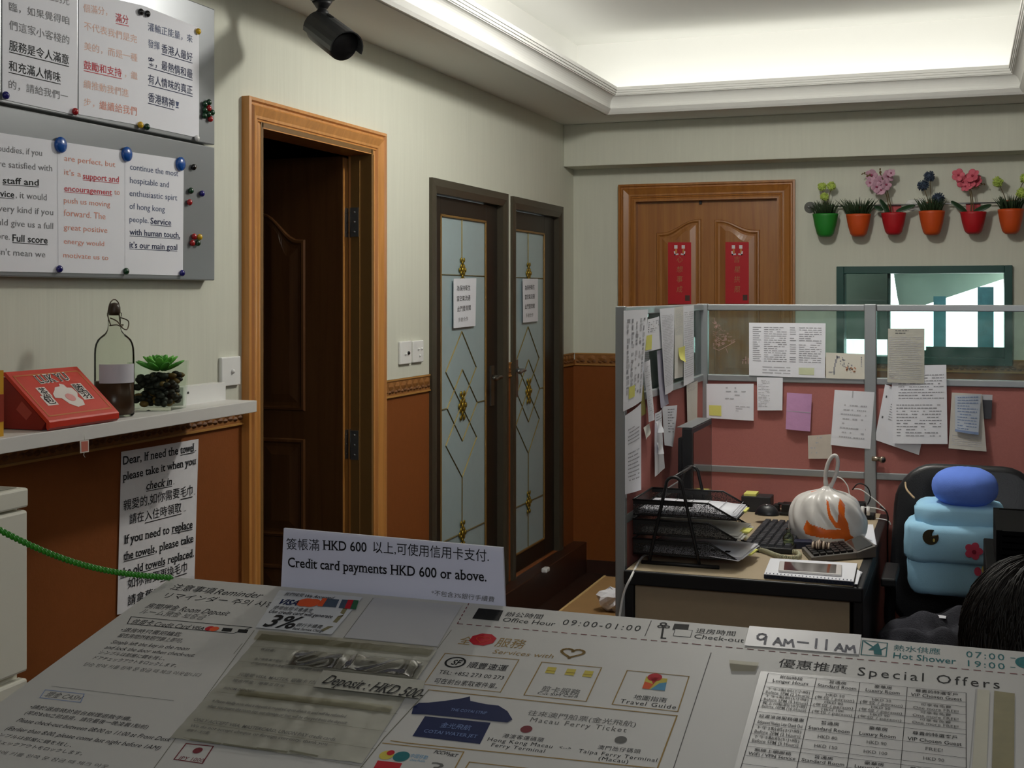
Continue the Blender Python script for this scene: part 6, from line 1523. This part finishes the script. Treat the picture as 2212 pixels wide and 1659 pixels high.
# clothes: dark top and trousers following the body
def garment(name, keys, m, grow):
    me = bpy.data.meshes.new(name); idx = {k: i for i, k in enumerate(keys)}
    me.from_pydata([tuple(Vector(jt[names.index(k)][1]) - base) for k in keys], [(idx[a], idx[b]) for a, b in ed if a in idx and b in idx], []); me.update()
    o = bpy.data.objects.new(name, me); COL.objects.link(o); put(o, base, pr)
    o.modifiers.new('skin', 'SKIN')
    for i, k in enumerate(keys): r_ = jt[names.index(k)][2] + grow; me.skin_vertices[0].data[i].radius = (r_, r_); me.skin_vertices[0].data[i].use_root = (i == 0)
    s_ = o.modifiers.new('smooth', 'SUBSURF'); s_.levels = s_.render_levels = 2; me.materials.append(m)
garment('sweater', ['waist', 'chest', 'neck', 'sl', 'el', 'wl', 'sr', 'er', 'wr'], mat('black_sweater', '101012', .9, spec=.1), .014)
garment('trousers', ['pelvis', 'hipl', 'kl', 'al', 'hipr', 'kr', 'ar'], mat('dark_trousers', '15161A', .9, spec=.1), .012)
# face
fz_ = HD.y + .088
mb = MB()
for s_ in (-1, 1):
    mb.ball((hx + s_ * .032, fz_ + .004, 1.035), (.012, .007, .007), 10, 8, 0); mb.ball((hx + s_ * .032, fz_ + .010, 1.035), (.005, .003, .005), 8, 6, 1); mb.ball((hx + s_ * .088, HD.y + .01, 1.03), (.010, .018, .030), 10, 8, 2)
mb.ball((hx, fz_ + .012, 1.01), (.012, .016, .022), 10, 8, 2); mb.ball((hx, fz_ - .002, .972), (.024, .008, .006), 10, 6, 3)
mb.build('face', [mat('eye_white', 'D8D4CE', .3), black, bpy.data.materials['skin'], mat('lips', '9A5048', .5)], pr)
# hair: cap with strands that fall from the crown
hair_m = mat('dark_brown_hair', '100C08', .6, spec=.25, vary=.35, scale=80)
mb = MB(); R = random.Random(9)
C = Vector((hx, HD.y - .005, 1.045))
mb.ball(C, (.098, .108, .112), 32, 20)
mb.ball(C + Vector((0, -.035, -.07)), (.086, .066, .10), 24, 14)
for i in range(1000):
    a = R.uniform(PI * .92, PI * 2.08); e0 = R.uniform(.15, 1.35)
    pts = []
    for k in range(6):
        e = e0 - k * .16; aa = a + .05 * math.sin(k + i)
        r = 1.03 + .012 * math.sin(i * 1.7 + k) + .01 * k
        pts.append(C + Vector((.098 * r * math.cos(e) * math.cos(aa), .108 * r * math.cos(e) * math.sin(aa), .112 * r * math.sin(e))))
    mb.tube(pts, [.001, .0015, .0015, .0014, .0011, .0005], 4)
mb.build('hair', hair_m, pr)
sl_ = thing('stool', 'low black stool under the seated person', 'stool', (hx, hy - .02, 0))
MB().lathe([(.17, .32), (.18, .33), (.18, .355), (.165, .365)], 28, 0, at(hx, hy - .02, 0)).build('seat', leather, sl_)
for k in range(4):
    a = PI / 4 + k * PI / 2; MB().tube([(hx + .11 * math.cos(a), hy - .02 + .11 * math.sin(a), .325), (hx + .16 * math.cos(a), hy - .02 + .16 * math.sin(a), .0)], .012, 8).build('leg', black, sl_)

# ================================================================== FLOOR THINGS by the partition
kb_ = MB(); kr = mat('kraft_cardboard', '8A6A42', .85, vary=.12, scale=14)
kb_.add([(-1.45, 4.25, 0), (-.96, 4.25, 0), (-.96, 5.23, 0), (-1.45, 5.23, 0), (-1.45, 4.25, .30), (-.96, 4.25, .30), (-.96, 5.23, .30), (-1.45, 5.23, .30)], [(3, 2, 1, 0), (0, 1, 5, 4), (1, 2, 6, 5), (2, 3, 7, 6), (3, 0, 4, 7), (4, 5, 6, 7)])
kb_.bx(-1.452, -1.44, 4.25, 5.23, .298, .303, 1)
tag(kb_.build('cardboard_box', [kr, mat('kraft_edge', 'A88A5C', .85)], None, .004), 'brown cardboard box on the floor outside the partition', 'box')
q = ZP(.303).hit(1318, 1318); mb = MB(); R = random.Random(12)
vs = []; 
for j in range(9):
    for i in range(12):
        r = .045 * (1 + R.uniform(-.28, .28)); t = PI * j / 8
        vs.append((q.x + r * 1.1 * math.sin(t) * math.cos(2 * PI * i / 12), q.y + r * math.sin(t) * math.sin(2 * PI * i / 12), .345 - .042 * math.cos(t) * (1 + R.uniform(-.2, .2))))
mb.add(vs, [(j * 12 + i, j * 12 + (i + 1) % 12, (j + 1) * 12 + (i + 1) % 12, (j + 1) * 12 + i) for j in range(8) for i in range(12)])
tag(mb.build('crumpled_bag', paper), 'crumpled white paper on the cardboard box', 'paper')
for (x0, x1, h, m, lab, nm) in ((-1.70, -1.655, .10, mat('purple_board', '5A3A58', .8, vary=.1), 'dull purple folded board on the floor beside the kerb', 'folded_board'), (-1.60, -1.575, .11, mat('lime_board', '7C8A2C', .8, vary=.1), 'narrow lime green strip on the floor beside the cardboard box', 'folded_board')):
    tag(MB().bx(x0, x1, 4.3, 5.35, 0, h).build(nm, m, None, .004), lab, 'board', 'flat boards on the floor')
tag(MB().box((-1.90, 5.80, .177), (.03, .05, .022)).build('door_stop', white_gloss, None, .006), 'small white block on the kerb below the second glass door', 'doorstop')

# ================================================================== WALL POTS
rail = thing('pot_rail', 'thin chrome rail with suction discs holding the wall pots', 'rail', (.5, 6.55, 2.0))
RP = YP(6.55); ra = RP.hit(1748, 447); rb = RP.hit(2212, 434); rz = ra.z
MB().tube([(ra.x, 6.545, rz), (rb.x + .35, 6.545, rz)], .004, 10).build('bar', steel, rail)
for px_ in (1748, 1969, 1988):
    x = RP.uv(px_, 445)[0]
    MB().lathe([(.030, .0), (.028, .006), (.014, .012), (.012, .03), (.008, .048)], 24, 0, Matrix.Translation((x, 6.59, rz)) @ Matrix.Rotation(PI / 2, 4, 'X')).build('suction_disc', white_gloss if px_ > 1800 else steel, rail)
soil = mat('dark_soil', '1A1610', .9); grass_m = mat('artificial_grass', '26381C', .7, vary=.3, scale=90); leaf_m = mat('orchid_leaf', '1E3A22', .4, spec=.5, vary=.15); stem_m = mat('plant_stem', '5A4A2A', .6)
pot_cols = dict(green='237A2A', orange='C04A18', red='A8161E')
def pot(px_, rim, bot_, w, col, label, dec, back_high):
    PY = 6.505; c = YP(PY).hit(px_, rim); r = (YP(PY).uv(px_ + w / 2, rim)[0] - YP(PY).uv(px_ - w / 2, rim)[0]) / 2; h = (bot_ - rim) / F * (PY / .99)
    t = thing('wall_flower_pot', label, 'plant pot', (c.x, PY, c.z - h), 'hanging wall flower pots')
    T = Matrix.Translation((c.x, PY, c.z - h)); m = mat(col + '_pot_plastic', pot_cols[col], .45, spec=.4, vary=.03)
    pr_ = [(r * .40, 0), (r * .55, .006), (r * .66, h * .14), (r * .84, h * .5), (r * .97, h * .9), (r, h), (r * .94, h), (r * .90, h * .86)]
    b = MB(); b.lathe(pr_, 30, 0, T, 1.0, .95)
    b.bx(-r * .55, r * .55, r * .86, r * .93, h * .8, h + .048, 0, T)
    b.build('pot', m, t)
    MB().lathe([(1e-5, h * .86), (r * .91, h * .86)], 24, 0, T, 1, .95).build('soil', soil, t)
    R = random.Random(int(px_))
    def tuft(n, hh, spread):
        g = MB()
        for i in range(n):
            a = R.uniform(0, 2 * PI); d = R.uniform(0, r * .75); l = R.uniform(.5, 1) * hh; o = Vector((d * math.cos(a), d * math.sin(a), h * .86)); tip = o + Vector((math.cos(a) * spread * R.uniform(.3, 1) * l, math.sin(a) * spread * l * .6, l))
            mid = o.lerp(tip, .5) + Vector((0, 0, l * .12)); g.tube([T @ o, T @ mid, T @ tip], [.0035, .003, .0006], 4)
        o = g.build('grass_tuft', grass_m, t); o['kind'] = 'stuff'
    def pt3(x, y, yy=0.0): q_ = YP(PY + yy).hit(x, y); return q_
    if dec[0] == 'grass': tuft(120, .10, .8)
    if dec[0] == 'pom':
        tuft(110, .085, .7)
        for (x, y, rad, cc) in dec[1]:
            e = pt3(x, y); g = MB(); g.tube(smooth_path([T @ Vector((R.uniform(-.01, .01), 0, h * .85)), (T @ Vector((0, 0, h))).lerp(e, .5), e], 5), .0018, 6); s = g.build('stem', stem_m, t)
            f_ = MB(); f_.ball(e, rad * .72, 12, 9)
            for i in range(130):
                u_ = R.uniform(-1, 1); a = R.uniform(0, 2 * PI); q_ = math.sqrt(1 - u_ * u_); dv = Vector((q_ * math.cos(a), q_ * math.sin(a), u_))
                f_.tube([e + dv * rad * .6, e + dv * rad * R.uniform(.9, 1.12)], [.0018, .0026], 4)
            f_.build('blossom', cc, t)
    if dec[0] == 'orchid':
        for (bx_, tx_, ty_) in dec[3]:
            MB().tube(smooth_path([T @ Vector((bx_, 0, h * .86)), (T @ Vector((bx_, 0, h))).lerp(pt3(tx_, ty_), .5) + Vector((.006, 0, 0)), pt3(tx_, ty_)], 6), .0026, 6).build('stem', stem_m, t)
        for (lx, ly, lw, rot_) in dec[2]:
            g = MB(); e = pt3(lx, ly, -.01); g.ball((0, 0, 0), (lw, .016, .004), 14, 8, 0, Matrix.Translation(e) @ Matrix.Rotation(math.radians(rot_), 4, 'Y') @ Matrix.Rotation(math.radians(55), 4, 'X')); g.build('leaf', leaf_m, t)
        pm, cm_ = dec[4]
        for k, (x, y, rad) in enumerate(dec[1]):
            e = pt3(x, y, R.uniform(-.03, .01)); f_ = MB(); tilt = R.uniform(-25, 25); az = R.uniform(-35, 35)
            MM = Matrix.Translation(e) @ Matrix.Rotation(math.radians(az), 4, 'Z') @ Matrix.Rotation(math.radians(90 + tilt), 4, 'X')
            for j in range(5):
                a = 2 * PI * j / 5 + .3 * k; wd = rad * (.62 if j % 2 else .5)
                f_.ball((0, 0, 0), (rad * .62, wd, rad * .10), 12, 8, 0, MM @ Matrix.Rotation(a, 4, 'Z') @ Matrix.Translation((rad * .55, 0, 0)) @ Matrix.Rotation(-.3, 4, 'Y'))
            f_.ball((0, 0, 0), (rad * .2, rad * .2, rad * .26), 8, 6, 1, MM @ Matrix.Translation((0, 0, rad * .12))); f_.build('blossom', [pm, cm_], t)
        for (x, y, x2, y2) in dec[5]:
            g = MB(); g.tube([pt3(x, y), pt3(x2, y2)], .0016, 5); n = 4
            for j in range(n): s_ = (j + 1) / n; g.ball(pt3(x, y).lerp(pt3(x2, y2), s_) + Vector((0, 0, .006 * (-1) ** j)), .006 - .0009 * j, 8, 6)
            g.build('bud_spray', mat('bud_brown', '6A5634', .6), t)
lime_f = mat('lime_blossom', 'B4C860', .7, vary=.12); slate_f = mat('slate_blue_blossom', '39475A', .7, vary=.2); lilac_f = mat('lilac_petal', 'C49AAC', .6, vary=.12, scale=60); rose_f = mat('rose_petal', 'CC5E6E', .6, vary=.12, scale=60); heart_f = mat('magenta_heart', '96385A', .6); heart2 = mat('dark_rose_heart', 'A83A4C', .6)
pot(1783, 462, 510, 56, 'green', 'green hanging pot with pale lime flowers, first on the rail', ('pom', [(1776, 403, .022, lime_f), (1796, 402, .022, lime_f), (1781, 425, .021, lime_f)]), 0)
pot(1854.5, 463, 509, 55, 'orange', 'orange hanging pot with only spiky green grass', ('grass',), 0)
pot(1930.5, 460, 505, 55, 'red', 'red hanging pot with lilac orchid blossoms', ('orchid', [(1883, 378, .028), (1900, 393, .030), (1918, 381, .028), (1893, 404, .028), (1914, 399, .026), (1903, 411, .026), (1879, 395, .02), (1925, 374, .02)], [(1911, 447, .045, 60), (1956, 450, .048, -18), (1898, 450, .025, 20)], [(-.02, 1907, 400), (-.005, 1902, 375)], (lilac_f, heart_f), [(1885, 382, 1862, 374), (1902, 378, 1901, 364)]), 1)
pot(2013, 456, 505, 58, 'orange', 'orange hanging pot with three slate blue ball flowers', ('pom', [(2008, 381, .027, slate_f), (1994, 401, .027, slate_f), (2027, 429, .030, slate_f)]), 0)
pot(2102.5, 458, 502, 58, 'red', 'red hanging pot with rose pink orchid blossoms', ('orchid', [(2070, 378, .028), (2079, 392, .028), (2101, 380, .032), (2095, 396, .028), (2110, 392, .028), (2086, 402, .024)], [(2072, 447, .048, 38), (2122, 450, .045, -22)], [(-.01, 2091, 400), (.004, 2088, 380)], (rose_f, heart2), [(2098, 408, 2127, 396)]), 1)
pot(2183.5, 452, 501, 58, 'orange', 'orange hanging pot at the right edge with pale lime ball flowers', ('pom', [(2155, 393, .025, lime_f), (2208, 417, .028, lime_f), (2214, 385, .024, lime_f)]), 0)
